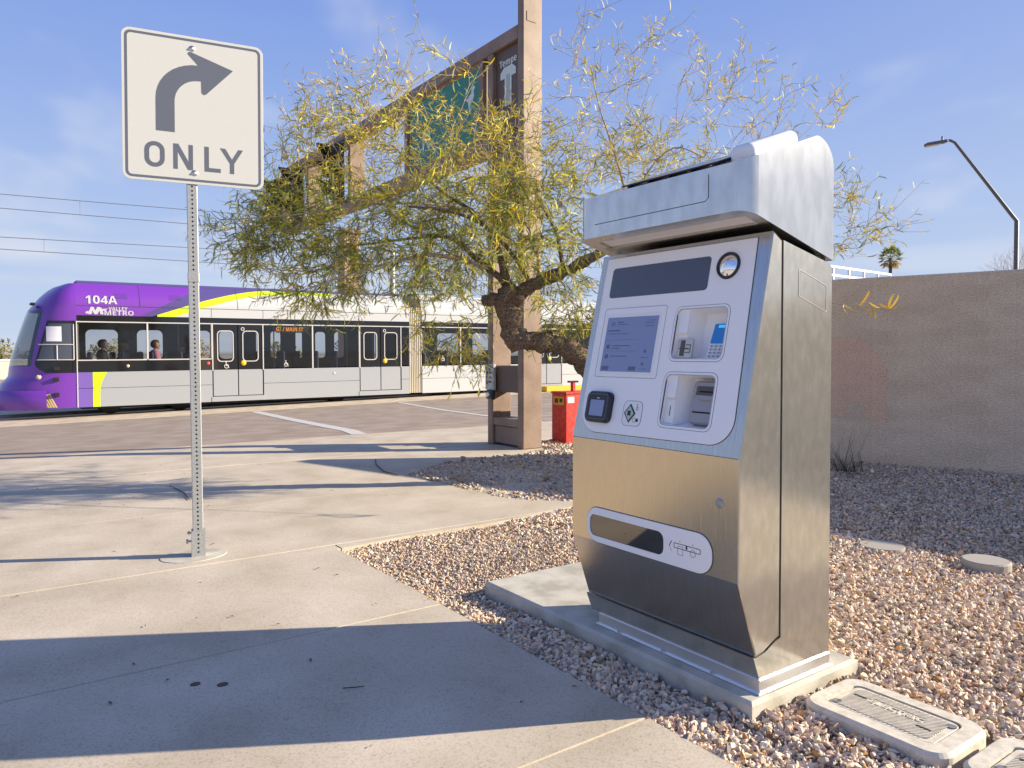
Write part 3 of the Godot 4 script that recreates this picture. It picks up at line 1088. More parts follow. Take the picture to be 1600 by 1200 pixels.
	for q in spans:
		var lo := 1.0
		if q[0] > 6 and q[0] < 11:
			lo = 0.75
		if lo > 0.9 and q[0] < 11.0:
			bar("belt_panel", t, M.black_gloss, q[0], q[1], 0.725, 1.0, -0.04, 0.0, 0.003)
			bar("window_rail", t, M.trim_grey, q[0], q[1], 1.0, 1.03, -0.03, 0.008, 0.003)
		var x0: float = maxf(q[0], 2.12)
		bar("lower_panel", t, M.train_silver if q[0] < 11 else M.train_white, x0, q[1], 0.325, 0.72, -0.04, 0.0, 0.004)
		bar("skirt_panel", t, M.train_silver if q[0] < 11 else M.train_white, x0, q[1], -0.14, 0.317, -0.04, 0.0, 0.004)
	bar("lilac_panel", t, M.train_lilac, 1.80, 2.118, 0.325, 0.72, -0.04, 0.0, 0.004)
	bar("lilac_panel", t, M.train_lilac, 1.80, 2.118, -0.14, 0.317, -0.04, 0.0, 0.004)
	s = newst()
	for k in 12:
		var ya := -0.138 + 0.855 * k / 12.0
		var yb := -0.138 + 0.855 * (k + 1) / 12.0
		var xa := 2.115 + 0.16 * pow(maxf(0, (ya - 0.2) / 0.52), 2.0)
		var xb := 2.115 + 0.16 * pow(maxf(0, (yb - 0.2) / 0.52), 2.0)
		quad(s, Vector3(xa, ya, 0.004), Vector3(xa + 0.16, ya, 0.004), Vector3(xb + 0.16, yb, 0.004), Vector3(xb, yb, 0.004), Vector3.BACK)
		if xa > 2.13:
			quad(s, Vector3(xa, ya, 0.004), Vector3(2.116, ya, 0.004), Vector3(2.116, yb, 0.004), Vector3(xb, yb, 0.004), Vector3.BACK)
	obj("lime_stripe", s, M.train_lime, t)
	bar("corner_post", t, M.trim_grey, 1.775, 1.80, -0.14, 1.98, -0.03, 0.012, 0.004)
	# windows and the uprights between them
	var panes := [[1.82, 3.34, 1.03], [3.38, 4.91, 1.03], [6.32, 7.69, 0.75], [7.73, 9.14, 0.75], [10.58, 10.84, 0.75], [11.31, 12.70, 0.75], [12.74, 14.2, 0.75], [14.24, 15.58, 0.75], [17.02, 18.4, 0.75], [18.44, 19.88, 0.75]]
	for q in panes:
		s = newst()
		quad(s, Vector3(q[0], q[2], -0.006), Vector3(q[1], q[2], -0.006), Vector3(q[1], 1.945, -0.006), Vector3(q[0], 1.945, -0.006), Vector3.BACK)
		obj("window", s, M.tinted_glass, t)
		bar("window_upright", t, M.trim_grey, q[1], q[1] + 0.04, q[2] - 0.03, 1.945, -0.03, 0.008, 0.003)
	for q in [[2.9, 0.86], [8.35, 0.56], [17.9, 0.56]]:
		s = newst()
		lathe(s, [[0.0, 0.012], [0.03, 0.01], [0.04, 0.0]], Transform3D(Basis(Vector3.RIGHT, PI / 2), Vector3(q[0], q[1], 0.0)), 12)
		obj("side_lamp", s, M.lamp_lens, t)
	s = newst()
	lathe(s, [[0.0, 0.012], [0.035, 0.01], [0.045, 0.0]], Transform3D(Basis(Vector3.RIGHT, PI / 2), Vector3(4.83, 0.90, 0.0)), 12)
	obj("red_lamp", s, M.button_red, t)
	for q in [[4.94, 5.61, 6.29, true], [9.17, 9.86, 10.55, false], [15.61, 16.3, 16.99, false]]:
		door(t, q[0] + 0.02, q[1] - 0.012, true, q[3])
		door(t, q[1] + 0.012, q[2] - 0.02, false, q[3])
		bar("door_post", t, M.trim_grey, q[0] - 0.012, q[0] + 0.018, 0.7, 1.975, -0.03, 0.010, 0.003)
		bar("door_post", t, M.trim_grey, q[2] - 0.018, q[2] + 0.012, 0.7, 1.975, -0.03, 0.010, 0.003)
		bar("door_step", t, M.train_silver, q[0] - 0.03, q[2] + 0.03, -0.138, -0.005, -0.04, 0.012, 0.004)
		bar("door_gap", t, M.groove, q[0], q[2], -0.005, 0.01, -0.05, -0.01)
	# bellows between the two cars
	for k in 7:
		s = newst()
		var x := 10.87 + k * 0.065
		for sgn in [0.0]:
			var pts := PackedVector3Array()
			var rd := PackedFloat32Array()
			for yy in [-0.12, 0.6, 1.4, 2.2, 2.5, 2.75, 2.9]:
				pts.append(Vector3(x, yy, side_z(yy) - 0.05))
				rd.append(0.036)
			pts.append(Vector3(x, 2.93, -1.3)); rd.append(0.036)
			pts.append(Vector3(x, 2.9, -2.3)); rd.append(0.036)
			tube(s, pts, rd, 6)
		obj("bellows_pleat", s, M.bellows, t)
	bar("bellows_lining", t, M.under_black, 10.84, 11.29, -0.1, 2.85, -2.5, -0.08)
	# the far side, its windows showing daylight
	var holes := []
	for q in [[2.22, 3.02], [3.50, 4.18], [5.05, 5.5], [5.75, 6.2], [6.85, 7.10], [7.3, 7.62], [8.1, 8.32], [8.75, 9.1], [9.4, 9.75], [11.9, 12.25], [12.45, 12.75], [13.3, 14.2], [14.8, 15.6], [16.2, 17.0], [17.6, 18.6]]:
		holes.append(rr((q[0] + q[1]) / 2, 1.42, q[1] - q[0], 0.84, minf(0.14, (q[1] - q[0]) * 0.3), 4))
	for c in car:
		s = newst()
		var mine := []
		for h in holes:
			if h[0].x > c[0] and h[0].x < c[1]:
				mine.append(h)
		for f in cut(rect(c[0], -0.14, c[1], 2.9), mine):
			flat(s, f, Transform3D(Basis.IDENTITY, Vector3(0, 0, -2.58)), 0.0)
			flat(s, f, Transform3D(Basis.IDENTITY, Vector3(0, 0, -2.62)), 0.0, -1.0)
		obj("far_side", s, M.interior, t)
	bar("end_wall", t, M.interior, 19.86, 19.9, -0.1, 2.9, -2.6, -0.03)
	bar("cab_bulkhead", t, M.interior, 1.80, 1.84, 0.0, 2.1, -2.55, -0.05)
	bar("driver_desk", t, M.under_black, 0.95, 1.45, 0.3, 1.0, -2.0, -0.7, 0.05)
	for x in [2.35, 3.05, 3.75, 4.45, 6.6, 7.2, 8.2, 8.8, 11.8, 12.6, 13.5, 14.4]:
		for z in [-2.2, -0.6]:
			s = newst()
			bx(s, x - 0.22, x + 0.2, 0.60, 0.70, z - 0.3, z + 0.3, 0.03)
			bx(s, x - 0.27, x - 0.19, 0.66, 1.22, z - 0.3, z + 0.3, 0.03)
			bx(s, x - 0.1, x + 0.1, 0.03, 0.60, z - 0.1, z + 0.1)
			obj("seat", s, M.seat_blue, t)
	for x in [4.35, 5.2, 6.1, 7.0, 9.3, 10.2, 12.2]:
		s = newst()
		rod(s, Vector3(x, 0.03, -1.3), Vector3(x, 2.16, -1.3), 0.018, 8)
		obj("grab_pole", s, M.trim_grey, t)
	# wheels, seen under the skirt
	for x in [2.55, 4.2, 8.6, 12.2, 14.0]:
		for z in [-0.45, -2.0]:
			s = newst()
			lathe(s, [[0.0, 0.08], [0.10, 0.08], [0.12, 0.05], [0.26, 0.05], [0.27, 0.0], [0.27, -0.06], [0.0, -0.06]], Transform3D(Basis(Vector3.RIGHT, PI / 2), Vector3(x, -0.09, z)), 20)
			obj("wheel", s, M.under_black, t)
	# lettering
	var T := Basis(Vector3.RIGHT, deg_to_rad(-12.0))
	text("fleet_number", "104A", 0.205, Transform3D(T, Vector3(2.33, 2.505, -0.018)), M.train_white, t, true, 0.006, 1.08)
	text("operator_name", "VALLEY", 0.088, Transform3D(Basis.IDENTITY, Vector3(2.70, 2.295, 0.002)), M.train_white, t, true, 0.006, 1.0)
	text("operator_name", "METRO", 0.115, Transform3D(Basis.IDENTITY, Vector3(2.72, 2.19, 0.002)), M.train_white, t, true, 0.006, 1.25)
	s = newst()
	slab(s, pv([[2.04, 2.15], [2.10, 2.33], [2.16, 2.33], [2.20, 2.24], [2.24, 2.33], [2.30, 2.33], [2.36, 2.28], [2.48, 2.30], [2.40, 2.24], [2.36, 2.24], [2.38, 2.15], [2.31, 2.15], [2.29, 2.24], [2.24, 2.15], [2.18, 2.15], [2.13, 2.24], [2.11, 2.15]]), Transform3D.IDENTITY, 0.0, 0.007)
	slab(s, circle(2.06, 2.19, 0.075, 16, 0.035), Transform3D.IDENTITY, 0.0, 0.004)
	obj("operator_logo", s, M.train_white, t)
	bar("destination_sign", t, M.black_plastic, 6.68, 7.62, 1.74, 1.93, -0.09, -0.03)
	text("destination", "GT / MAIN ST", 0.11, Transform3D(Basis.IDENTITY, Vector3(7.05, 1.835, -0.022)), M.led, t, true, 0.006, 0.82)
	bar("destination_sign", t, M.black_plastic, 18.6, 19.6, 1.72, 1.93, -0.09, -0.03)
	text("destination", "MAIN ST", 0.13, Transform3D(Basis.IDENTITY, Vector3(19.1, 1.825, -0.022)), M.led, t, true, 0.006, 1.0)
	wheelchair(t, Vector3(6.93, 0.86, 0.002), 0.16)
	wheelchair(t, Vector3(12.05, 0.95, 0.002), 0.16)
	# riders
	person(Vector3(2.40, 0.72, -21.55), "dark_cloth", "skin_dark", "hair_brown", "person in dark clothes seated nearest the cab of the train", 1)
	person(Vector3(2.98, 0.66, -22.1), "grey_cloth", "skin", "hair_grey", "grey haired person in a grey top seated in the front car", -1)
	person(Vector3(3.62, 0.72, -21.5), "pink_cloth", "skin", "hair_brown", "person in a pink shirt seated by the second train window", 1)
	person(Vector3(4.42, 0.62, -21.9), "dark_cloth", "skin", "hair_brown", "person in black seated beside the first train door", -1)

func wheelchair(t: Node3D, at: Vector3, h: float):
	var s := newst()
	var T := Transform3D(Basis.IDENTITY, at)
	ring(s, circle(0, -h * 0.15, h * 0.35, 18), circle(0, -h * 0.15, h * 0.26, 18), T, 0.0, 0.004)
	slab(s, circle(-h * 0.05, h * 0.5, h * 0.1, 10), T, 0.0, 0.005)
	slab(s, rect(-h * 0.1, -h * 0.1, h * 0.0, h * 0.38), T, 0.0, 0.006)
	slab(s, rect(-h * 0.1, -h * 0.1, h * 0.3, 0.0), T, 0.0, 0.007)
	slab(s, pv([[h * 0.22, 0.0], [h * 0.42, -h * 0.42], [h * 0.34, -h * 0.46], [h * 0.14, -h * 0.05]]), T, 0.0, 0.008)
	obj("access_symbol", s, M.sign_white, t)

func door(t: Node3D, x0: float, x1: float, first: bool, access: bool):
	var cx := (x0 + x1) / 2
	var s := newst()
	bx(s, x0, x1, 0.012, 0.72, -0.045, -0.008, 0.006)
	var d := obj("door", s, M.train_silver, t)
	var hole := rr(cx, 1.36, (x1 - x0) * 0.60, 0.80, 0.09, 5)
	s = newst()
	slab(s, rect(x0, 0.725, x1, 1.94), Transform3D.IDENTITY, -0.04, -0.01, 0.0, [hole])
	obj("door_surround", s, M.black_gloss, d)
	s = newst()
	flat(s, hole, Transform3D.IDENTITY, -0.02)
	obj("pane", s, M.tinted_glass, d)
	s = newst()
	ring(s, rr(cx, 1.36, (x1 - x0) * 0.60 + 0.05, 0.85, 0.11, 5), hole, Transform3D.IDENTITY, -0.01, 0.004)
	obj("pane_trim", s, M.trim_grey, d)
	s = newst()
	if first:
		if access:
			wheelchair(d, Vector3(cx + 0.02, 0.84, 0.0), 0.17)
	else:
		lathe(s, [[0.0, 0.02], [0.06, 0.018], [0.075, 0.0]], Transform3D(Basis(Vector3.RIGHT, PI / 2), Vector3(x0 + 0.13, 0.90, -0.008)), 16)
		obj("door_button", s, M.button_yellow, d)
		s = newst()
		ring(s, circle(x0 + 0.12, 1.83, 0.05, 14), circle(x0 + 0.12, 1.83, 0.03, 14), Transform3D.IDENTITY, -0.01, 0.0)
		obj("door_sensor", s, M.trim_grey, d)

# a smooth body from joints and bones: distances to tapered capsules, smoothly joined, meshed as surface nets
func blob(s: SurfaceTool, bones: Array, cell: float, k: float):
	var lo := Vector3.ONE * 1e9
	var hi := -lo
	for b in bones:
		for e in [[b[0], b[2]], [b[1], b[3]]]:
			lo = lo.min(e[0] - Vector3.ONE * (e[1] + 3 * cell))
			hi = hi.max(e[0] + Vector3.ONE * (e[1] + 3 * cell))
	var n := Vector3i(((hi - lo) / cell).ceil())
	var f := PackedFloat32Array()
	f.resize((n.x + 1) * (n.y + 1) * (n.z + 1))
	f.fill(1e3)
	for b in bones:
		var m: float = maxf(b[2], b[3]) + cell * 2 + k * 2
		var a0 := Vector3i(((b[0].min(b[1]) - Vector3.ONE * m - lo) / cell).floor()).clamp(Vector3i.ZERO, n)
		var a1 := Vector3i(((b[0].max(b[1]) + Vector3.ONE * m - lo) / cell).ceil()).clamp(Vector3i.ZERO, n)
		var ab: Vector3 = b[1] - b[0]
		var l2 := maxf(ab.length_squared(), 1e-9)
		for z in range(a0.z, a1.z + 1):
			for y in range(a0.y, a1.y + 1):
				for x in range(a0.x, a1.x + 1):
					var p := lo + Vector3(x, y, z) * cell
					var u: float = clampf((p - b[0]).dot(ab) / l2, 0, 1)
					var d: float = (p - b[0] - ab * u).length() - lerpf(b[2], b[3], u)
					var at := (z * (n.y + 1) + y) * (n.x + 1) + x
					var h := clampf(0.5 + 0.5 * (f[at] - d) / k, 0, 1)
					f[at] = lerpf(f[at], d, h) - k * h * (1 - h) if f[at] < 900.0 else d
	var sx := 1
	var sy := n.x + 1
	var sz := (n.x + 1) * (n.y + 1)
	var vert := {}
	s.set_smooth_group(9)
	for z in n.z:
		for y in n.y:
			for x in n.x:
				var at := z * sz + y * sy + x
				var inside := 0
				for c in 8:
					if f[at + (c & 1) * sx + (c >> 1 & 1) * sy + (c >> 2 & 1) * sz] < 0:
						inside += 1
				if inside == 0 or inside == 8:
					continue
				var sum := Vector3.ZERO
				var cnt := 0
				for c in 8:
					for ax in 3:
						if c >> ax & 1:
							continue
						var c2 := c | (1 << ax)
						var fa := f[at + (c & 1) * sx + (c >> 1 & 1) * sy + (c >> 2 & 1) * sz]
						var fb := f[at + (c2 & 1) * sx + (c2 >> 1 & 1) * sy + (c2 >> 2 & 1) * sz]
						if (fa < 0) == (fb < 0):
							continue
						var o := Vector3(c & 1, c >> 1 & 1, c >> 2 & 1)
						o[ax] += fa / (fa - fb)
						sum += o
						cnt += 1
				vert[at] = lo + (Vector3(x, y, z) + sum / cnt) * cell
	var st := [sx, sy, sz]
	for at in vert:
		for ax in 3:
			if at + st[ax] >= f.size() or (f[at] < 0) == (f[at + st[ax]] < 0):
				continue
			var u: int = st[(ax + 1) % 3]
			var v: int = st[(ax + 2) % 3]
			if not (vert.has(at - u) and vert.has(at - v) and vert.has(at - u - v)):
				continue
			var nn := Vector3.ZERO
			nn[ax] = 1.0 if f[at] < 0 else -1.0
			quad(s, vert[at], vert[at - u], vert[at - u - v], vert[at - v], nn)
	s.set_smooth_group(-1)

var rider_cache := {}

func person(at: Vector3, cloth: String, skin: String, hair: String, label: String, way: int):
	# a seated rider facing along the train; the origin is on the seat
	var t := thing("person", label, "person", at, "riders seated in the train")
	if way < 0:
		t.rotation.y = PI
	if rider_cache.is_empty():
		var torso := [[Vector3(0, 0.10, 0), Vector3(0.01, 0.26, 0), 0.125, 0.125], [Vector3(0.01, 0.26, 0), Vector3(-0.01, 0.46, 0), 0.13, 0.12]]
		var s := newst()
		var body := torso.duplicate()
		body.append([Vector3(-0.01, 0.48, 0), Vector3(0.02, 0.60, 0), 0.055, 0.05])
		for z in [-1.0, 1.0]:
			body.append([Vector3(-0.01, 0.48, 0.05 * z), Vector3(-0.01, 0.46, 0.17 * z), 0.07, 0.06])
			body.append([Vector3(-0.01, 0.46, 0.18 * z), Vector3(0.04, 0.20, 0.23 * z), 0.05, 0.042])
			body.append([Vector3(0.04, 0.20, 0.23 * z), Vector3(0.26, 0.16, 0.12 * z), 0.04, 0.03])
			body.append([Vector3(0.27, 0.16, 0.11 * z), Vector3(0.36, 0.14, 0.08 * z), 0.032, 0.026])
			body.append([Vector3(0.02, 0.08, 0.09 * z), Vector3(0.44, 0.08, 0.11 * z), 0.085, 0.06])
			body.append([Vector3(0.44, 0.08, 0.11 * z), Vector3(0.44, -0.34, 0.11 * z), 0.058, 0.04])
			body.append([Vector3(0.43, -0.37, 0.11 * z), Vector3(0.58, -0.385, 0.12 * z), 0.042, 0.03])
		blob(s, body, 0.026, 0.035)
		blob(s, [[Vector3(0.02, 0.72, 0), Vector3(0.03, 0.69, 0), 0.092, 0.085], [Vector3(0.05, 0.64, 0), Vector3(0.07, 0.63, 0), 0.055, 0.045], [Vector3(0.11, 0.70, 0), Vector3(0.13, 0.675, 0), 0.012, 0.017], [Vector3(0.1, 0.635, -0.02), Vector3(0.1, 0.635, 0.02), 0.014, 0.014], [Vector3(0.02, 0.71, -0.09), Vector3(0.02, 0.68, -0.09), 0.02, 0.014], [Vector3(0.02, 0.71, 0.09), Vector3(0.02, 0.68, 0.09), 0.02, 0.014]], 0.011, 0.012)
		s.generate_normals()
		rider_cache.body = s.commit()
		s = newst()
		var shirt := [[Vector3(0, 0.06, 0), Vector3(0.01, 0.26, 0), 0.14, 0.138], [Vector3(0.01, 0.26, 0), Vector3(-0.01, 0.46, 0), 0.142, 0.128]]
		for z in [-1.0, 1.0]:
			shirt.append([Vector3(-0.01, 0.48, 0.05 * z), Vector3(-0.01, 0.46, 0.17 * z), 0.082, 0.072])
			shirt.append([Vector3(-0.01, 0.46, 0.18 * z), Vector3(0.04, 0.20, 0.23 * z), 0.064, 0.056])
			shirt.append([Vector3(0.04, 0.20, 0.23 * z), Vector3(0.22, 0.165, 0.135 * z), 0.054, 0.044])
		blob(s, shirt, 0.026, 0.035)
		s.generate_normals()
		rider_cache.shirt = s.commit()
		s = newst()
		var legs := []
		for z in [-1.0, 1.0]:
			legs.append([Vector3(0.0, 0.08, 0.07 * z), Vector3(0.44, 0.08, 0.11 * z), 0.105, 0.072])
			legs.append([Vector3(0.44, 0.08, 0.11 * z), Vector3(0.44, -0.33, 0.11 * z), 0.07, 0.055])
		blob(s, legs, 0.026, 0.03)
		s.generate_normals()
		rider_cache.trousers = s.commit()
		s = newst()
		blob(s, [[Vector3(0.0, 0.755, 0), Vector3(0.03, 0.765, 0), 0.088, 0.078], [Vector3(-0.03, 0.70, 0), Vector3(-0.02, 0.74, 0), 0.082, 0.09]], 0.012, 0.01)
		s.generate_normals()
		rider_cache.hair = s.commit()
		s = newst()
		for z in [-0.033, 0.033]:
			lathe(s, [[0.0, 0.009], [0.007, 0.006], [0.01, 0.0], [0.007, -0.006]], Transform3D(Basis(Vector3.FORWARD, PI / 2), Vector3(0.105, 0.705, z)), 8)
		s.generate_normals()
		rider_cache.eyes = s.commit()
	put("body", rider_cache.body, M[skin], t)
	put("shirt", rider_cache.shirt, M[cloth], t)
	put("trousers", rider_cache.trousers, M.dark_cloth, t)
	put("hair", rider_cache.hair, M[hair], t)
	put("eyes", rider_cache.eyes, M.print_dark, t)

# ------------------------------------------------------------------ far things
func far_things():
	# overhead wires along the tracks
	var ws := [[5.10, -22.2], [4.76, -22.2], [4.05, -22.2], [3.76, -22.2]]
	var says := ["topmost of the four thin overhead wires above the tracks", "second overhead wire from the top above the tracks", "third overhead wire from the top above the tracks", "lowest of the four thin overhead wires above the tracks"]
	for i in 4:
		var s := newst()
		var pts := PackedVector3Array()
		var rd := PackedFloat32Array()
		for k in 25:
			var x := -40.0 + k * 3.5
			pts.append(Vector3(x, ws[i][0] + [0.02, 0.011, 0.02, 0.002][i] * x + 0.0004 * x * x * (1.0 if i % 2 == 0 else 0.0), ws[i][1]))
			rd.append(0.009)
		tube(s, pts, rd, 4)
		if i % 2 == 0:
			for x in ([2.0, 14.0, -10.0] if i == 0 else [1.2, 13.0, -11.0]):
				rod(s, Vector3(x, ws[i][0] + 0.02 * x, -22.2), Vector3(x, ws[i + 1][0] + 0.008 * x, -22.2), 0.005, 4)
		tag(obj("overhead_wire", s, M.wire), says[i], "overhead wire", "overhead wires of the light rail")
	var t := thing("track_mast", "tan square mast standing behind the train, left of the brown mast", "mast", Vector3(10.5, -0.3, -24.9))
	var s := newst()
	bx(s, -0.3, 0.3, 0, 5.7, -0.3, 0.3, 0.02)
	obj("post", s, M.tan_mast, t)
	s = newst()
	bx(s, -0.36, 0.36, 5.7, 5.85, -0.36, 0.36, 0.02)
	obj("mast_cap", s, M.tan_mast, t)
	t = thing("grey_pole", "grey round pole rising behind the train, right of the tan mast", "pole", Vector3(12.4, -0.3, -25.3))
	s = newst()
	rod(s, Vector3.ZERO, Vector3(0, 5.6, 0), 0.11, 12, 0.09)
	obj("shaft", s, M.galvanised, t)
	s = newst()
	rod(s, Vector3(0, 5.3, 0), Vector3(-1.2, 5.5, 1.4), 0.04, 8)
	obj("bracket", s, M.galvanised, t)
	# street lamp
	t = thing("street_lamp", "dark street lamp with a bent arm above the stucco wall", "street lamp", Vector3(45.2, -0.62, -17.05))
	s = newst()
	tube(s, PackedVector3Array([Vector3(0, 0, 0), Vector3(-0.02, 8.92, 0), Vector3(-0.2, 9.2, -0.14), Vector3(-2.75, 13.1, -1.95), Vector3(-2.98, 13.22, -2.1), Vector3(-3.2, 13.18, -2.2)]), PackedFloat32Array([0.13, 0.11, 0.1, 0.075, 0.07, 0.06]), 10)
	obj("pole", s, M.lamp_steel, t)
	s = newst()
	var B := Basis(Vector3.UP, deg_to_rad(-35)) * Basis(Vector3.BACK, deg_to_rad(10))
	box(s, Vector3(-3.62, 13.06, -2.52), Vector3(1.15, 0.16, 0.42), 0.06, B)
	rod(s, Vector3(-3.4, 13.1, -2.3), Vector3(-3.4, 13.4, -2.3), 0.05, 6)
	obj("lamp_head", s, M.lamp_steel, t)
	s = newst()
	box(s, Vector3(-3.75, 12.94, -2.61), Vector3(0.75, 0.06, 0.32), 0.02, B)
	obj("lamp_lens", s, M.lamp_lens, t)
	# palm
	t = thing("palm_tree", "fan palm rising above the stucco wall", "palm tree", Vector3(119, -0.62, -62.8))
	s = newst()
	rod(s, Vector3(0, 0, 0), Vector3(0, 17.2, 0), 0.34, 10, 0.24)
	obj("trunk", s, M.palm_trunk, t)
	var r := RandomNumberGenerator.new()
	r.seed = 5
	for k in 30:
		var az := k * 2.4
		var el := lerpf(1.25, -0.95, k / 29.0)
		var d := Vector3(cos(az) * cos(el), sin(el), sin(az) * cos(el))
		var o := Vector3(0, 17.2, 0)
		s = newst()
		s.set_color(Color(0.20, 0.24, 0.075) if k < 20 else Color(0.46, 0.33, 0.16))
		var mid := o + d * 1.35
		rod(s, o, mid, 0.035, 4)
		var side := d.cross(Vector3.UP).normalized()
		var up := side.cross(d)
		for j in 15:
			var a := deg_to_rad(-105 + 15 * j)
			var tip := mid + (d * cos(a) + side * sin(a)) * r.randf_range(0.75, 1.0) + Vector3(0, -0.28, 0) * absf(sin(a)) - up * 0.1
			var w := (side * cos(a) - d * sin(a)) * 0.075
			tri(s, mid - w * 0.4, mid + w * 0.4, mid.lerp(tip, 0.6) + w, up)
			tri(s, mid - w * 0.4, mid.lerp(tip, 0.6) + w, mid.lerp(tip, 0.6) - w, up)
			tri(s, mid.lerp(tip, 0.6) - w, mid.lerp(tip, 0.6) + w, tip, up)
		obj("frond", s, M.far_leaf, t)
	# white railing of a raised deck
	t = thing("deck_railing", "white horizontal railing of a raised deck, behind the stucco wall", "railing", Vector3(41.7, 0, -25.6))
	var e := Vector3(8.6, 0.15, -0.9)
	for k in 3:
		s = newst()
		var p := Vector3(-6, 5.35 + k * 0.52, 0.6)
		var q := Vector3(0, 5.35 + k * 0.52, 0) + e
		box(s, (p + q) / 2, Vector3((q - p).length(), 0.15, 0.12), 0.02, Basis(Vector3.UP, atan2(-(q - p).z, (q - p).x)) * Basis(Vector3.BACK, 0.01))
		obj("rail", s, M.white_rail, t)
	for k in 8:
		s = newst()
		var p := Vector3(-6, 0, 0.6).lerp(e, k / 7.0)
		bx(s, p.x - 0.06, p.x + 0.06, 4.7, 6.45, p.z - 0.06, p.z + 0.06, 0.01)
		obj("rail_post", s, M.white_rail, t)
	s = newst()
	var ca := (Vector3(-6, 4.9, 0.6) + e + Vector3(0, 4.9, 0)) / 2
	box(s, ca, Vector3(15.2, 0.5, 0.5), 0.03, Basis(Vector3.UP, 0.10))
	obj("deck_edge", s, M.pale_wall, t)
	for k in 4:
		s = newst()
		bx(s, -5.0 + k * 4.2, -4.5 + k * 4.2, -0.62, 4.66, -0.6, -0.1, 0.02)
		obj("deck_column", s, M.pale_wall, t)
	# bare tree at the right
	t = thing("bare_tree", "leafless pale tree behind the street lamp", "tree", Vector3(57.5, -0.62, -21.0))
	s = newst()
	var stack := [[Vector3.ZERO, Vector3.UP, 2.6, 0.2, 0]]
	while stack.size():
		var a: Array = stack.pop_back()
		var b: Vector3 = a[0] + a[1] * a[2]
		rod(s, a[0], b, a[3], 5, a[3] * 0.65)
		if a[4] < 6:
			for k in (3 if a[4] < 3 else 2):
				var d: Vector3 = (a[1] + Vector3(r.randf_range(-0.8, 0.8), r.randf_range(-0.1, 0.5), r.randf_range(-0.8, 0.8))).normalized()
				stack.append([b, d, a[2] * r.randf_range(0.68, 0.9), a[3] * 0.55, a[4] + 1])
	obj("limbs", s, M.twig, t)
	# left: low wall and scrub far behind the train
	t = thing("boundary_wall", "low pale wall far behind the front of the train", "wall", Vector3(-6, -0.62, -62))
	s = newst()
	bx(s, -30, 40, 0, 1.3, -0.2, 0, 0.02)
	obj("wall_body", s, M.pale_wall, t)
	s = newst()
	bx(s, -30, 40, 1.3, 1.4, -0.25, 0.05, 0.01)
	obj("wall_cap", s, M.white_rail, t)
	var spots := [[-8.0, 2.7], [-4.0, 2.3], [0.3, 2.9], [4.2, 2.2], [9.0, 2.8], [15.5, 3.2], [23.0, 2.7], [31.0, 3.1]]
	var where := ["far left of the train", "left of the train nose", "just left of the train nose", "behind the train cab", "seen through the first train window", "seen through the first doors", "seen through the middle windows", "seen through the second doors"]
	for i in spots.size():
		t = thing("scrub_tree", "olive scrub tree behind the low pale wall, " + where[i], "scrub tree", Vector3(spots[i][0], -0.62, -71.0 - (i % 3) * 2.0), "scrub trees beyond the low wall")
		s = newst()
		for k in 4:
			rod(s, Vector3(0.1 * k - 0.15, 0, 0), Vector3(r.randf_range(-0.9, 0.9), spots[i][1] * 0.7, r.randf_range(-0.9, 0.9)), 0.08, 5, 0.03)
		obj("trunk", s, M.twig, t)
		s = newst()
		for k in 500:
			var d := Vector3(r.randfn(), r.randfn(), r.randfn()).normalized() * pow(r.randf(), 0.4)
			var p := Vector3(d.x * 2.1, spots[i][1] * 0.68 + d.y * spots[i][1] * 0.42, d.z * 1.6)
			var c := r.randf_range(0.7, 1.25)
			s.set_color(Color(0.22 * c, 0.20 * c, 0.07 * c))
			var u := Vector3(r.randfn(), r.randfn(), r.randfn()).normalized() * 0.2
			var v := Vector3(r.randfn(), r.randfn(), r.randfn()).normalized() * 0.2
			tri(s, p - u, p + u, p + v, Vector3.BACK)
		obj("crown", s, M.far_leaf, t)

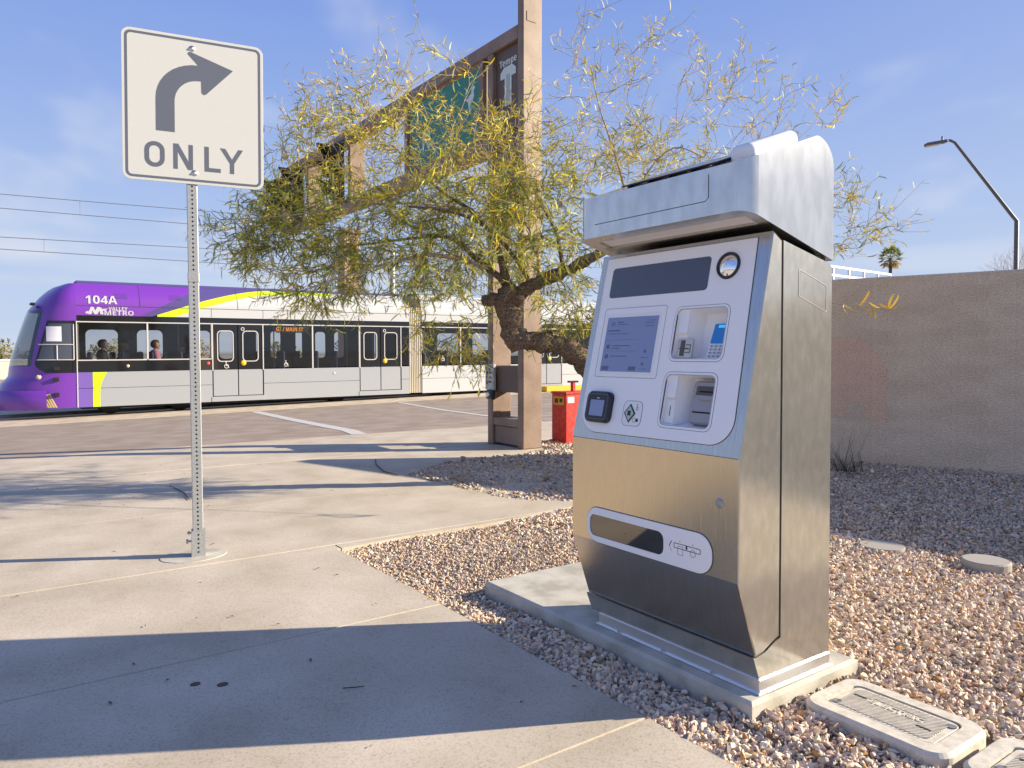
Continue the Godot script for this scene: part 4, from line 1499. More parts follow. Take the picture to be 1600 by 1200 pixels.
# ------------------------------------------------------------------ the mesquite
const LIMBS := {
	"trunk": [[0.02, -0.3, 0, 0.20], [0, 0.0, 0, 0.165], [-0.01, 0.51, 0, 0.14], [-0.19, 0.92, 0, 0.12], [-0.41, 1.155, -0.05, 0.106], [-0.67, 1.31, -0.1, 0.10], [-0.9, 1.345, -0.15, 0.102], [-1.10, 1.33, -0.2, 0.105]],
	"stem": [[-1.09, 1.30, -0.2, 0.105], [-1.165, 1.49, -0.2, 0.108], [-1.2, 1.7, -0.2, 0.115], [-1.19, 1.87, -0.2, 0.11]],
	"stub": [[-1.18, 1.74, -0.2, 0.085], [-1.32, 1.765, -0.25, 0.068], [-1.46, 1.745, -0.3, 0.052]],
	"right": [[-1.17, 1.75, -0.2, 0.095], [-1.01, 1.87, -0.2, 0.078], [-0.8, 1.99, -0.2, 0.07], [-0.52, 2.11, -0.2, 0.062], [-0.18, 2.3, -0.2, 0.055], [0.11, 2.58, -0.3, 0.045], [0.2, 2.83, -0.4, 0.035]],
	"up1": [[-1.17, 1.87, -0.2, 0.0525], [-1.25, 2.16, -0.1, 0.0375], [-1.36, 2.49, 0, 0.03], [-1.61, 2.79, 0.1, 0.0225], [-1.94, 3.02, 0.2, 0.0165], [-2.5, 3.55, 0.3, 0.009]],
	"up2": [[-0.94, 1.92, -0.2, 0.028], [-1.11, 2.19, -0.4, 0.0238], [-1.31, 2.39, -0.6, 0.021], [-1.53, 2.54, -0.7, 0.0182], [-1.85, 2.62, -0.8, 0.0154], [-2.15, 2.63, -0.9, 0.0126]],
	"left1": [[-1.22, 1.95, -0.2, 0.0372], [-1.57, 2.27, 0, 0.0279], [-1.87, 2.5, 0.2, 0.02108], [-2.32, 2.5, 0.3, 0.01612], [-2.92, 2.44, 0.4, 0.01116], [-3.55, 2.42, 0.5, 0.00682]],
	"left2": [[-1.40, 2.12, -0.1, 0.024], [-1.88, 2.22, -0.4, 0.018], [-2.31, 2.12, -0.7, 0.0132], [-2.78, 1.95, -0.9, 0.009], [-3.13, 1.81, -1, 0.0054]],
	"left3": [[-1.61, 2.79, 0.1, 0.0154], [-2.1, 2.78, -0.3, 0.0132], [-2.7, 2.72, -0.5, 0.0099], [-3.4, 2.6, -0.6, 0.0066], [-4.1, 2.55, -0.6, 0.00385]],
	"mid": [[-0.59, 2.08, -0.2, 0.027], [-0.65, 2.49, 0, 0.0216], [-0.78, 2.81, 0.2, 0.0168], [-0.93, 3.12, 0.3, 0.0132], [-1.15, 3.44, 0.4, 0.0096], [-1.7, 4.0, 0.4, 0.0054]],
	"mid2": [[-0.87, 1.95, -0.2, 0.024], [-0.85, 2.33, 0.4, 0.018], [-0.99, 2.77, 0.8, 0.0132], [-1.47, 3.22, 1.1, 0.0078]],
	"r1": [[0.11, 2.58, -0.3, 0.017], [0.03, 2.98, -0.3, 0.0135], [-0.08, 3.42, -0.2, 0.01], [-0.2, 3.84, -0.1, 0.007], [-0.29, 4.32, 0, 0.004]],
	"r2": [[0.15, 2.64, -0.3, 0.0117], [0.22, 3.01, -0.5, 0.00945], [0.49, 3.28, -0.6, 0.0072], [0.78, 3.15, -0.7, 0.00405]],
	"r3": [[0.2, 2.83, -0.4, 0.0135], [0.83, 3.12, 0, 0.009], [1.67, 3.49, 0.4, 0.0045]],
	"r4": [[-0.18, 2.3, -0.2, 0.0216], [0.59, 2.52, 0.2, 0.0156], [1.51, 2.73, 0.6, 0.0102], [2.4, 2.66, 0.8, 0.0054]],
	"r5": [[-0.18, 2.3, -0.2, 0.016], [0.6, 2.12, -0.6, 0.010], [1.5, 1.76, -1.0, 0.005], [2.1, 1.64, -1.2, 0.0032], [2.42, 1.61, -1.22, 0.002]]}
# crown regions in the plane across the view: outline, number of twig ends, spread in depth, lift of the tips (up or hanging), share of yellow, leaves to a twig
const CROWN := [
	[[[-4.5, 2.55], [-4.0, 2.9], [-3.4, 3.05], [-2.8, 2.8], [-2.2, 3.0], [-1.4, 3.05], [-0.6, 3.0], [-0.3, 2.3], [-0.4, 1.85], [-0.9, 1.75], [-1.4, 1.75], [-2.2, 1.78], [-2.8, 1.80], [-3.35, 1.62], [-3.8, 1.95], [-4.05, 2.0]], 430, 1.7, -0.15, 0.22, 10],
	[[[-3.9, 3.3], [-3.0, 4.05], [-2.3, 4.1], [-1.4, 4.0], [-0.8, 3.6], [0.0, 3.65], [0.8, 3.3], [1.2, 3.1], [0.1, 2.8], [-2.2, 2.85], [-3.6, 2.9]], 420, 1.4, 0.35, 0.55, 7],
	[[[-0.75, 4.4], [-0.3, 5.05], [0.7, 4.65], [1.4, 4.6], [1.95, 4.15], [2.6, 4.05], [2.5, 3.65], [1.7, 3.4], [0.0, 3.3]], 180, 1.1, 0.9, 0.85, 3],
	[[[0.3, 3.3], [1.6, 3.45], [2.5, 3.0], [3.0, 2.8], [3.0, 2.4], [2.4, 2.15], [0.3, 2.3]], 210, 1.1, 0.3, 0.6, 5],
	[[[-2.2, 1.6], [-1.4, 1.5], [-1.25, 1.15], [-1.55, 1.05], [-2.2, 1.35]], 22, 0.4, -0.7, 0.35, 8],
	[[[-0.95, 1.7], [0.2, 1.7], [0.15, 1.35], [-0.5, 1.45], [-0.9, 1.45]], 36, 0.5, -0.7, 0.3, 8],
	[[[-3.4, 4.55], [-3.1, 4.3], [-2.6, 4.45], [-2.25, 4.4], [-2.2, 3.8], [-3.6, 3.5]], 60, 0.6, 0.9, 0.75, 6]]

func tree():
	var R := Vector3(0.817, 0, 0.577)
	var Fw := Vector3(0.577, 0, -0.817)
	var base := Vector3(4.82, 0.175, -5.13)
	var t := thing("mesquite_tree", "leaning mesquite tree with feathery yellow green leaves, behind the ticket machine", "tree", base)
	t.scale = Vector3.ONE * 0.854
	var r := RandomNumberGenerator.new()
	r.seed = 42
	var P := PackedVector3Array()
	var D := PackedVector3Array()
	var L := PackedFloat32Array()
	var big := newst()
	var thin := newst()
	for key in LIMBS:
		var raw: Array = LIMBS[key]
		var pts := PackedVector3Array()
		var rad := PackedFloat32Array()
		var m := raw.size()
		for i in m - 1:
			var q := []
			for j in 4:
				var a: Array = raw[clampi(i - 1 + j, 0, m - 1)]
				q.append(R * a[0] + Vector3.UP * a[1] + Fw * a[2])
			var n := 4
			for k in n + (1 if i == m - 2 else 0):
				var u := float(k) / n
				var w := lerpf(raw[i][3], raw[i + 1][3], u)
				var p: Vector3 = q[1].cubic_interpolate(q[2], q[0], q[3], u)
				p += Vector3(r.randfn(), r.randfn(), r.randfn()) * w * 0.13
				pts.append(p)
				rad.append(w * r.randf_range(0.90, 1.12))
		for i in pts.size():
			if key == "trunk" or key == "stub" or (key == "stem" and i < pts.size() - 3):
				continue
			P.append(pts[i])
			D.append((pts[mini(i + 1, pts.size() - 1)] - pts[maxi(i - 1, 0)]).normalized())
			L.append(i * 0.05)
		if key in ["trunk", "stem", "stub"]:
			gnarl(big, pts, rad, r)
		elif raw[0][3] > 0.05:
			var s := newst()
			gnarl(s, pts, rad, r)
			obj("limb", s, M.bark, t)
		else:
			var s := newst()
			tube(s, pts, rad, 6)
			obj("limb", s, M.bark if raw[0][3] > 0.025 else M.twig, t)
	obj("trunk", big, M.bark, t)
	# twig ends to reach, nearest first
	var aims := []
	for reg in CROWN:
		var poly := pv(reg[0])
		var lo := poly[0]
		var hi := poly[0]
		for q in poly:
			lo = lo.min(q)
			hi = hi.max(q)
		var n := 0
		while n < reg[1]:
			var q := Vector2(r.randf_range(lo.x, hi.x), r.randf_range(lo.y, hi.y))
			if not Geometry2D.is_point_in_polygon(q, poly):
				continue
			var edge := clampf(1.0 - absf(q.x + 0.6) / 4.2, 0.25, 1.0)
			var p: Vector3 = R * q.x + Vector3.UP * q.y + Fw * clampf(r.randfn() * 0.55, -1.2, 1.2) * reg[2] * edge
			if absf(q.x + 1.15) < 0.32 and q.y < 2.1 and (p - R * q.x).dot(Fw) < 0.25:
				n += 1
				continue
			aims.append([p.distance_squared_to(R * -0.9 + Vector3.UP * 2.3), p, reg[3], reg[4], reg[5]])
			n += 1
	aims.sort_custom(func(a, b): return a[0] < b[0])
	var xf := []
	var cols := []
	for k in 12:
		var q: Vector3 = R * (1.75 + 0.66 * k / 11.0) + Vector3.UP * (1.70 - 0.085 * k / 11.0) + Fw * -1.15
		var ld := (R * r.randf_range(-0.3, 1.0) + Vector3.UP * r.randf_range(-0.9, 0.9) + Fw * r.randf_range(-0.5, 0.5)).normalized()
		var nz := ld.cross(Vector3(r.randfn(), r.randfn(), r.randfn())).normalized()
		xf.append(Transform3D(Basis(ld, nz.cross(ld) * -1.0, nz).scaled(Vector3.ONE * r.randf_range(0.55, 0.95)), P[P.size() - 1 - (11 - k) / 2]))
		cols.append(Color(0.80, 0.56, 0.05))
	for a in aims:
		var best := 0
		var bd := 1e9
		var p: Vector3 = a[1]
		for i in P.size():
			var dd := P[i].distance_to(p) + 0.22 * L[i]
			if dd < bd:
				bd = dd
				best = i
		var o := P[best]
		var dist := o.distance_to(p)
		if dist > 2.3:
			continue
		var out := (p - o).normalized()
		var lean: float = a[2]
		if lean > 0.8:
			lean = 0.25
		var td: Vector3 = (out + Vector3.UP * lean * 0.9 + Vector3(r.randfn(), r.randfn(), r.randfn()) * (0.25 if a[2] < 0.8 else 0.08)).normalized()
		var h0 := o + (D[best] * 0.6 + out * 0.6).normalized() * dist * 0.42
		var h1: Vector3 = p - td * dist * 0.33
		var n := maxi(4, int(dist / 0.075))
		var pts := PackedVector3Array()
		var rad := PackedFloat32Array()
		var l0 := L[best]
		var w0 := clampf(0.0024 + dist * 0.0035, 0.002, 0.009)
		for k in n + 1:
			var u := float(k) / n
			var q := o.bezier_interpolate(h0, h1, p, u)
			if k > 0 and k < n:
				q += Vector3(r.randfn(), r.randfn(), r.randfn()) * (0.012 if a[2] < 0.8 else 0.006)
			pts.append(q)
			rad.append(lerpf(w0, 0.0024 if a[2] > 0.8 else 0.0021, u))
		tube(thin, pts, rad, 4)
		for k in range(1, n + 1):
			if k % 2 == 0 or k == n:
				P.append(pts[k])
				D.append((pts[k] - pts[k - 1]).normalized())
				L.append(l0 + dist * k / n)
		# side twigs, then leaves along the outer part of each
		var strands := [[pts, n, dist, a[4]]]
		for k in (3 if a[2] < 0.0 else (2 if a[2] < 0.8 else 1)):
			var i0 := r.randi_range(n / 3, n - 1)
			var ax0 := (pts[i0 + 1] - pts[i0]).normalized()
			var sd0 := ax0.cross(Vector3(r.randfn(), r.randfn(), r.randfn())).normalized()
			var ln := r.randf_range(0.16, 0.46)
			var dir := (ax0 * 0.8 + sd0 * 0.8 + Vector3.UP * lean * 0.3).normalized()
			var sp := PackedVector3Array()
			var sr := PackedFloat32Array()
			for m in 6:
				sp.append(pts[i0] + dir * ln * m / 5.0 + Vector3.UP * (lean * 0.35 * ln * m * m / 25.0) + (Vector3(r.randfn(), r.randfn(), r.randfn()) * 0.006 if m > 0 else Vector3.ZERO))
				sr.append(lerpf(0.0026, 0.0016, m / 5.0))
			tube(thin, sp, sr, 3)
			strands.append([sp, 5, ln, int(a[4] * 0.75)])
		for strand in strands:
			var pts2: PackedVector3Array = strand[0]
			var n2: int = strand[1]
			var reach: float = minf(0.85, (0.62 if a[2] < 0.8 else 0.2) / maxf(strand[2], 0.2))
			var pl := Vector3(r.randfn(), r.randfn() + 0.6, r.randfn())
			var many := int(strand[3])
			for k in many:
				# pairs of leaves in two rows along the twig
				var u := 1.0 - (k / 2 * 2 + r.randf_range(0.0, 1.2)) / maxf(many, 1) * reach
				var fi := clampf(u, 0.02, 0.999) * n2
				var i := clampi(int(fi), 0, n2 - 1)
				var q := pts2[i].lerp(pts2[i + 1], fi - i)
				var ax := (pts2[i + 1] - pts2[i]).normalized()
				var sd := ax.cross(pl + Vector3(r.randfn(), r.randfn(), r.randfn()) * 0.35).normalized() * (1.0 if k % 2 == 0 else -1.0)
				var droop := 0.5 if a[2] < 0 else (0.15 if a[2] < 0.6 else 0.0)
				var ld := (ax * r.randf_range(0.5, 1.0) + sd * 0.8 + Vector3.DOWN * droop * r.randf_range(0.2, 1.4)).normalized()
				var nz := (ld.cross(sd) + Vector3(r.randfn(), r.randfn(), r.randfn()) * 0.4)
				nz = (nz - ld * nz.dot(ld)).normalized()
				var sc := r.randf_range(0.42, 0.82) * (1.0 if a[2] < 0 else 0.82)
				xf.append(Transform3D(Basis(ld, nz.cross(ld) * -1.0, nz).scaled(Vector3.ONE * sc), q))
				var g := r.randf_range(0.7, 1.3)
				var c := Color(0.19 * g, 0.235 * g, 0.05 * g)
				if r.randf() < a[3]:
					c = Color(0.62, 0.60, 0.05).lerp(Color(0.95, 0.70, 0.03), r.randf()) * r.randf_range(0.8, 1.1)
				elif r.randf() < 0.4:
					c = Color(0.54 * g, 0.57 * g, 0.10 * g)
				cols.append(c)
	obj("twigs", thin, M.twig, t).set_meta("kind", "stuff")
	# one leaf: two feathery combs of leaflets in a V, curling down
	var s := newst()
	s.set_smooth_group(1)
	var lc := [Vector3.ZERO]
	for k in 9:
		var u := (k + 1) / 9.0
		lc.append(Vector3(0.165 * u, -0.045 * u * u, 0.012 * sin(u * 2.6)))
	for k in 9:
		var d: Vector3 = (lc[k + 1] - lc[k]).normalized()
		var u := (k + 0.5) / 9.0
		var w := 0.0160 * sqrt(sin(clampf(u * 0.9 + 0.06, 0, 1) * PI))
		for e in [-1.0, 1.0]:
			# a comb of leaflets merged at the rib, notched at the edge
			var wd: Vector3 = Vector3(-d.z, 0.22 * e, d.x).normalized() * w * e
			tri(s, lc[k], lc[k + 1], (lc[k] + lc[k + 1]) * 0.5 + wd + d * 0.008, Vector3.UP)
			tri(s, lc[k].lerp(lc[k + 1], 0.5), lc[k + 1], lc[k + 1] + wd * 0.92 + d * 0.004, Vector3.UP)
	s.generate_normals()
	var mm := MultiMesh.new()
	mm.transform_format = MultiMesh.TRANSFORM_3D
	mm.use_colors = true
	mm.mesh = s.commit()
	mm.instance_count = xf.size()
	for i in xf.size():
		mm.set_instance_transform(i, xf[i])
		mm.set_instance_color(i, cols[i])
	var o := MultiMeshInstance3D.new()
	o.name = "crown"
	o.multimesh = mm
	o.material_override = M.leaf
	o.set_meta("kind", "stuff")
	t.add_child(o)
	print("leaves ", xf.size(), " twig nodes ", P.size())

func gnarl(s: SurfaceTool, pts: PackedVector3Array, rad: PackedFloat32Array, r: RandomNumberGenerator):
	# bark limb with ridges and knots
	var n := 14
	var nz := FastNoiseLite.new()
	nz.seed = r.randi() % 1000
	nz.frequency = 5.0
	var fine := PackedVector3Array()
	var fr := PackedFloat32Array()
	for i in pts.size() - 1:
		for k in 3:
			fine.append(pts[i].lerp(pts[i + 1], k / 3.0))
			fr.append(lerpf(rad[i], rad[i + 1], k / 3.0))
	fine.append(pts[pts.size() - 1])
	fr.append(rad[rad.size() - 1])
	s.set_smooth_group(1)
	var up := Vector3(0.31, 0.2, 0.9).normalized()
	var prev := []
	for i in fine.size():
		var tt := (fine[mini(i + 1, fine.size() - 1)] - fine[maxi(i - 1, 0)]).normalized()
		up = (up - tt * up.dot(tt)).normalized()
		var v := tt.cross(up)
		var row := []
		for k in n:
			var a := TAU * k / n
			var d := up * cos(a) + v * sin(a)
			var ridge := nz.get_noise_3d(cos(a) * 0.45, sin(a) * 0.45, i * 0.05) * 0.34 + nz.get_noise_3dv(fine[i] * 1.3 + d) * 0.22
			row.append(fine[i] + d * fr[i] * (1.0 + ridge))
		if i > 0:
			for k in n:
				var j := (k + 1) % n
				quad(s, prev[k], prev[j], row[j], row[k], (prev[k] + prev[j]) * 0.5 - fine[i - 1])
		if i == 0 or i == fine.size() - 1:
			cap(s, row, tt if i > 0 else -tt)
		prev = row
	s.set_smooth_group(-1)

# ------------------------------------------------------------------ the ticket machine
func ticket_machine():
	var pad := thing("concrete_pad", "raised concrete pad under the ticket machine", "concrete pad", Vector3(2.03, 0, -1.511))
	var s := newst()
	slab(s, rect(0, -1.60, 0.63, 0), FLOOR, -0.12, 0.053, 0.012)
	obj("pad", s, M.pad_concrete, pad)
	var t := thing("ticket_machine", "stainless steel ticket vending machine with a sloped white panel, on the concrete pad", "ticket machine", Vector3(1.994, 0.0535, -1.541))
	t.scale = Vector3.ONE * 0.954
	var W := 0.886
	var SIDE := Transform3D(Basis(Vector3(1, 0, 0), Vector3.UP, Vector3(0, 0, 1)), Vector3.ZERO)      # (x, y) outlines extruded along z
	# mounting angle round the foot
	s = newst()
	bx(s, 0.112, 0.545, 0.0, 0.052, -W + 0.05, 0.006, 0.003)
	bx(s, 0.102, 0.555, 0.0, 0.006, -W + 0.04, 0.013, 0.002)
	obj("foot_angle", s, M.aluminium, t)
	s = newst()
	for z in [-0.2, -0.45, -0.7]:
		rod(s, Vector3(0.104, 0.008, z), Vector3(0.104, 0.014, z), 0.005, 6)
	obj("anchor_bolt", s, M.galvanised, t)
	# plinth below the door
	s = newst()
	slab(s, pv([[0.118, 0.052], [0.545, 0.052], [0.545, 1.528], [0.530, 1.543], [0.240, 1.606], [0.240, 0.174], [0.205, 0.165], [0.150, 0.141], [0.096, 0.132], [0.085, 0.1345], [0.0865, 0.1285]]), Transform3D(Basis.IDENTITY, Vector3(0, 0, -W)), 0.0, W, 0.0)
	obj("cabinet", s, M.stainless, t)
	# door: the bent front with its two side flanks
	var door_out := pv([[0.096, 0.136], [0.150, 0.147], [0.205, 0.172], [0.232, 0.180], [0.232, 1.604], [0.181, 1.634], [0.0, 0.84], [0.0, 0.41]])
	for zc in [[-W, -1.0], [0.0, 1.0]]:
		s = newst()
		var q := door_out if zc[0] < 0 else door_out
		flat(s, inset(q, 0.004), Transform3D(Basis.IDENTITY, Vector3(0, 0, zc[0])), 0.0, zc[1])
		walls(s, q, Transform3D.IDENTITY, zc[0] - zc[1] * 0.004, zc[0], 1.0, inset(q, 0.004))
		obj("door_flank", s, M.stainless, t)
	var P1 := Vector3(0, 0.84, 0)
	var PT := Vector3(0.181, 1.634, 0)
	var up := (PT - P1).normalized()
	var PAN := Transform3D(Basis(Vector3(0, 0, 1), up, Vector3(0, 0, 1).cross(up)), P1)      # panel: x along the front (right edge 0, left -W), y up the slope, z out
	var LOW := Transform3D(Basis(Vector3(0, 0, 1), Vector3.UP, Vector3(-1, 0, 0)), Vector3.ZERO)
	var HL := 0.8143
	# holes in the sloped front
	var pod1 := rr(-0.262, 0.447, 0.262, 0.216, 0.03)
	var pod2 := rr(-0.268, 0.188, 0.258, 0.216, 0.03)
	s = newst()
	for f in cut(rect(-W + 0.004, 0.0, -0.004, HL), [rr(-0.2655, 0.447, 0.258, 0.212, 0.03), rr(-0.2705, 0.188, 0.254, 0.212, 0.03)]):
		flat(s, f, PAN, 0.0)
	quad(s, Vector3(0.181, 1.634, -W), Vector3(0.181, 1.634, 0), Vector3(0.232, 1.604, 0), Vector3(0.232, 1.604, -W), Vector3.UP)
	obj("upper_door", s, M.brushed_stainless, t)
	s = newst()
	var wide := rr(-W / 2, 0.43 + 0.4, W - 0.008, 0.82, 0.001)
	flat(s, rect(-W + 0.004, 0.41, -0.004, 0.838), LOW, 0.0)
	var sl := Transform3D(Basis(Vector3(0, 0, 1), (Vector3(0, 0.41, 0) - Vector3(0.096, 0.136, 0)).normalized(), Vector3(0, 0, 1).cross((Vector3(0, 0.41, 0) - Vector3(0.096, 0.136, 0)).normalized())), Vector3(0.096, 0.136, 0))
	obj("lower_door", s, M.stainless_warm_reflection, t)
	s = newst()
	flat(s, rect(-W + 0.004, 0.0, -0.004, 0.2903), sl, 0.0)
	quad(s, Vector3(0.096, 0.136, -W), Vector3(0.096, 0.136, 0), Vector3(0.15, 0.147, 0), Vector3(0.15, 0.147, -W), Vector3.DOWN)
	obj("lower_door_slant", s, M.brushed_stainless, t)  # same sheet as the lower door; darker reflection imitated by its untinted steel
	# cabinet behind the door
	s = newst()
	ring(s, rr(0.421, 1.435, 0.176, 0.10, 0.006, 2), rr(0.421, 1.435, 0.1725, 0.0965, 0.006, 2), Transform3D(Basis.IDENTITY.rotated(Vector3.BACK, 0.0), Vector3.ZERO) * Transform3D(Basis(Vector3(1, -0.3, 0), Vector3.UP, Vector3.BACK), Vector3(0, 0.125, 0)), 0.0005, 0.0015)
	obj("side_label", s, M.bill_grey, t)
	s = newst()
	bx(s, 0.232, 0.240, 0.17, 1.60, -W + 0.01, -0.010)
	bx(s, 0.20, 0.53, 1.50, 1.575, -W + 0.02, -0.02)
	obj("door_gap", s, M.groove, t)
	# white panel, recessed trays cut through it
	var outer := PackedVector2Array()
	for q in [[-0.842, 0.797, 0.004, 0], [-0.845, 0.030, 0.10, 1], [-0.042, 0.036, 0.10, 2], [-0.060, 0.797, 0.004, 3]]:
		var m := 8
		for k in m + 1:
			var a := deg_to_rad([90.0, 180.0, 270.0, 0.0][q[3]] + 90.0 * k / m)
			var cx: float = q[0] + (q[2] if q[3] < 2 else -q[2])
			var cy: float = q[1] + (-q[2] if q[3] in [0, 3] else q[2])
			outer.append(Vector2(cx + q[2] * cos(a), cy + q[2] * sin(a)))
	s = newst()
	slab(s, outer, PAN, 0.0005, 0.0045, 0.0012, [pod1, pod2], false)
	obj("front_panel", s, M.white_plastic, t)
	s = newst()
	ring(s, inset(outer, -0.0022), outer, PAN, -0.001, 0.0012)
	obj("panel_gasket", s, M.groove, t)
	# dark top display and the round mirror
	s = newst()
	slab(s, rr(-0.526, 0.682, 0.540, 0.134, 0.016), PAN, 0.0045, 0.0062, 0.0006)
	obj("top_display", s, M.dark_display, t)
	s = newst()
	var MI := PAN * Transform3D(Basis(Vector3(1, 0, 0), Vector3(0, 0, 1), Vector3(0, -1, 0)), Vector3(-0.170, 0.702, 0.0045))
	lathe(s, [[0.042, 0.004], [0.044, 0.009], [0.050, 0.009], [0.052, 0.0]], MI, 32)
	obj("mirror_rim", s, M.black_plastic, t)
	s = newst()
	var dome := []
	for k in 9:
		dome.append([0.043 * k / 8.0, 0.018 - 0.014 * pow(k / 8.0, 2.0)])
	lathe(s, dome, MI, 32)
	obj("round_mirror", s, M.mirror, t)
	# touch screen
	s = newst()
	ring(s, rr(-0.622, 0.417, 0.362, 0.302, 0.012, 4), rr(-0.622, 0.417, 0.356, 0.296, 0.010, 4), PAN, 0.0045, 0.0050)
	obj("screen_outline", s, M.galvanised, t)
	s = newst()
	slab(s, rr(-0.625, 0.409, 0.324, 0.262, 0.006, 3), PAN, 0.0045, 0.0062, 0.0008)
	var scr := obj("screen_bezel", s, M.dome_plastic, t)
	s = newst()
	slab(s, rect(-0.774, 0.291, -0.476, 0.526), PAN, 0.0060, 0.0068)
	scr = obj("touch_screen", s, M.lcd, t)
	s = newst()
	for q in [[-0.745, 0.497, 0.006, 0.018], [-0.732, 0.497, 0.006, 0.018], [-0.757, 0.398, 0.020, 0.018], [-0.757, 0.356, 0.020, 0.018], [-0.53, 0.378, 0.012, 0.012], [-0.535, 0.325, 0.012, 0.012]]:
		slab(s, rect(q[0], q[1] - q[3] / 2, q[0] + q[2], q[1] + q[3] / 2), PAN, 0.0068, 0.0070, 0.0, [], false)
	obj("screen_icon", s, M.print_navy, scr)
	s = newst()
	for q in [[-0.71, 0.504, 0.035, 0.005], [-0.71, 0.494, 0.065, 0.003], [-0.765, 0.468, 0.075, 0.006], [-0.765, 0.454, 0.13, 0.003], [-0.725, 0.402, 0.11, 0.004], [-0.725, 0.391, 0.05, 0.004], [-0.725, 0.357, 0.10, 0.004], [-0.54, 0.508, 0.045, 0.003], [-0.55, 0.497, 0.055, 0.003], [-0.55, 0.484, 0.055, 0.003], [-0.545, 0.352, 0.045, 0.002], [-0.545, 0.304, 0.045, 0.002], [-0.77, 0.379, 0.21, 0.0012], [-0.77, 0.427, 0.21, 0.0012]]:
		slab(s, rect(q[0], q[1] - q[3] / 2, q[0] + q[2], q[1] + q[3] / 2), PAN, 0.0068, 0.0070, 0.0, [], false)
	obj("screen_text_line", s, M.print_navy, scr)
	for q in [-0.745, -0.585]:
		s = newst()
		slab(s, rect(q - 0.02, 0.297, q + 0.022, 0.314), PAN, 0.0068, 0.0071, 0.0, [], false)
		obj("screen_button", s, M.print_navy, scr)
	# the two trays
	tray(t, PAN, -0.262, 0.447, 0.262, 0.216, -0.305)
	tray(t, PAN, -0.268, 0.188, 0.258, 0.216, -0.312)
	# card reader in the upper tray
	s = newst()
	slab(s, rr(-0.333, 0.393, 0.076, 0.078, 0.006, 3), PAN, -0.016, -0.0085, 0.002)
	var cr := obj("card_reader", s, M.brass_grey, t)
	s = newst()
	slab(s, rect(-0.352, 0.362, -0.333, 0.424), PAN, -0.0085, -0.006)
	slab(s, rect(-0.356, 0.389, -0.312, 0.3935), PAN, -0.0085, -0.004)
	obj("card_slot", s, M.slot_brown, cr)
	s = newst()
	for q in [[-0.328, 0.404, -0.302, 0.408], [-0.306, 0.378, -0.302, 0.404], [-0.328, 0.374, -0.302, 0.378]]:
		slab(s, rect(q[0], q[1], q[2], q[3]), PAN, -0.0085, -0.0075)
	obj("card_mark", s, M.grey_line, cr)
	# payment keypad
	var KT := PAN * Transform3D(Basis(Vector3.RIGHT, deg_to_rad(-10)), Vector3(-0.186, 0.422, -0.052))
	s = newst()
	slab(s, rr(0, 0.0, 0.096, 0.150, 0.006, 3), KT, 0.0, 0.02, 0.003)
	var kp := obj("payment_terminal", s, M.white_plastic, t)
	s = newst()
	slab(s, rr(0.0, 0.029, 0.084, 0.080, 0.004, 3), KT, 0.02, 0.024, 0.001)
	obj("terminal_hood", s, M.blue_screen, kp)
	s = newst()
	slab(s, rect(-0.022, 0.052, 0.024, 0.063), KT, 0.024, 0.0245)
	obj("terminal_display", s, M.blue_bar_screen, kp)
	for row in 4:
		for col in 4:
			s = newst()
			slab(s, rr(-0.031 + col * 0.0205, -0.022 - row * 0.0135, 0.0165, 0.0095, 0.002, 2), KT, 0.02, 0.0235, 0.001)
			var key := obj("key", s, M.key_cap, kp)
			s = newst()
			slab(s, rect(-0.034 + col * 0.0205, -0.0245 - row * 0.0135, -0.028 + col * 0.0205, -0.0195 - row * 0.0135), KT, 0.0235, 0.0238)
			put("key_mark", s_commit(s), M.print_navy, kp)
	# coin slot and bill validator in the lower tray
	s = newst()
	slab(s, rr(-0.356, 0.146, 0.044, 0.092, 0.005, 3), PAN, -0.016, -0.0105, 0.002)
	var cs := obj("coin_plate", s, M.dome_plastic, t)
	s = newst()
	slab(s, rect(-0.3575, 0.128, -0.3545, 0.166), PAN, -0.0105, -0.0095)
	obj("coin_slot", s, M.print_dark, cs)
	var BT := PAN * Transform3D(Basis(Vector3.RIGHT, deg_to_rad(-7)), Vector3(-0.210, 0.187, -0.062))
	s = newst()
	slab(s, pv([[0.062, 0.085], [-0.058, 0.085], [-0.070, 0.072], [-0.070, 0.0], [-0.062, -0.072], [-0.050, -0.083], [0.052, -0.083], [0.062, -0.072], [0.072, 0.0], [0.072, 0.072]]), BT, 0.0, 0.034, 0.006)
	var bv := obj("bill_validator", s, M.bill_grey, t)
	s = newst()
	slab(s, pv([[0.066, 0.078], [-0.064, 0.078], [-0.067, 0.045], [-0.055, 0.022], [-0.02, 0.006], [0.03, 0.006], [0.06, 0.022], [0.068, 0.045]]), BT, 0.034, 0.040, 0.003)
	obj("bezel", s, M.bill_grey, bv)
	s = newst()
	slab(s, rect(-0.045, 0.025, 0.042, 0.060), BT, 0.040, 0.0415)
	obj("bill_slot", s, M.slot_brown, bv)
	s = newst()
	slab(s, rect(-0.03, 0.036, 0.041, 0.041), BT, 0.0415, 0.043)
	slab(s, rect(-0.047, -0.042, 0.043, -0.037), BT, 0.034, 0.036)
	obj("slot_opening", s, M.hole_dark, bv)
	s = newst()
	for q in [[-0.055, 0.052], [0.053, 0.052], [-0.055, -0.028], [0.055, -0.028]]:
		lathe(s, [[0.0, 0.003], [0.004, 0.002], [0.005, 0.0]], BT * Transform3D(Basis(Vector3(1, 0, 0), Vector3(0, 0, 1), Vector3(0, -1, 0)), Vector3(q[0], q[1], 0.034 if q[1] < 0 else 0.040)), 8)
	obj("screw", s, M.galvanised, bv)
	# contactless reader
	s = newst()
	var RT := PAN * Transform3D(Basis.IDENTITY, Vector3(-0.731, 0.136, 0.0045))
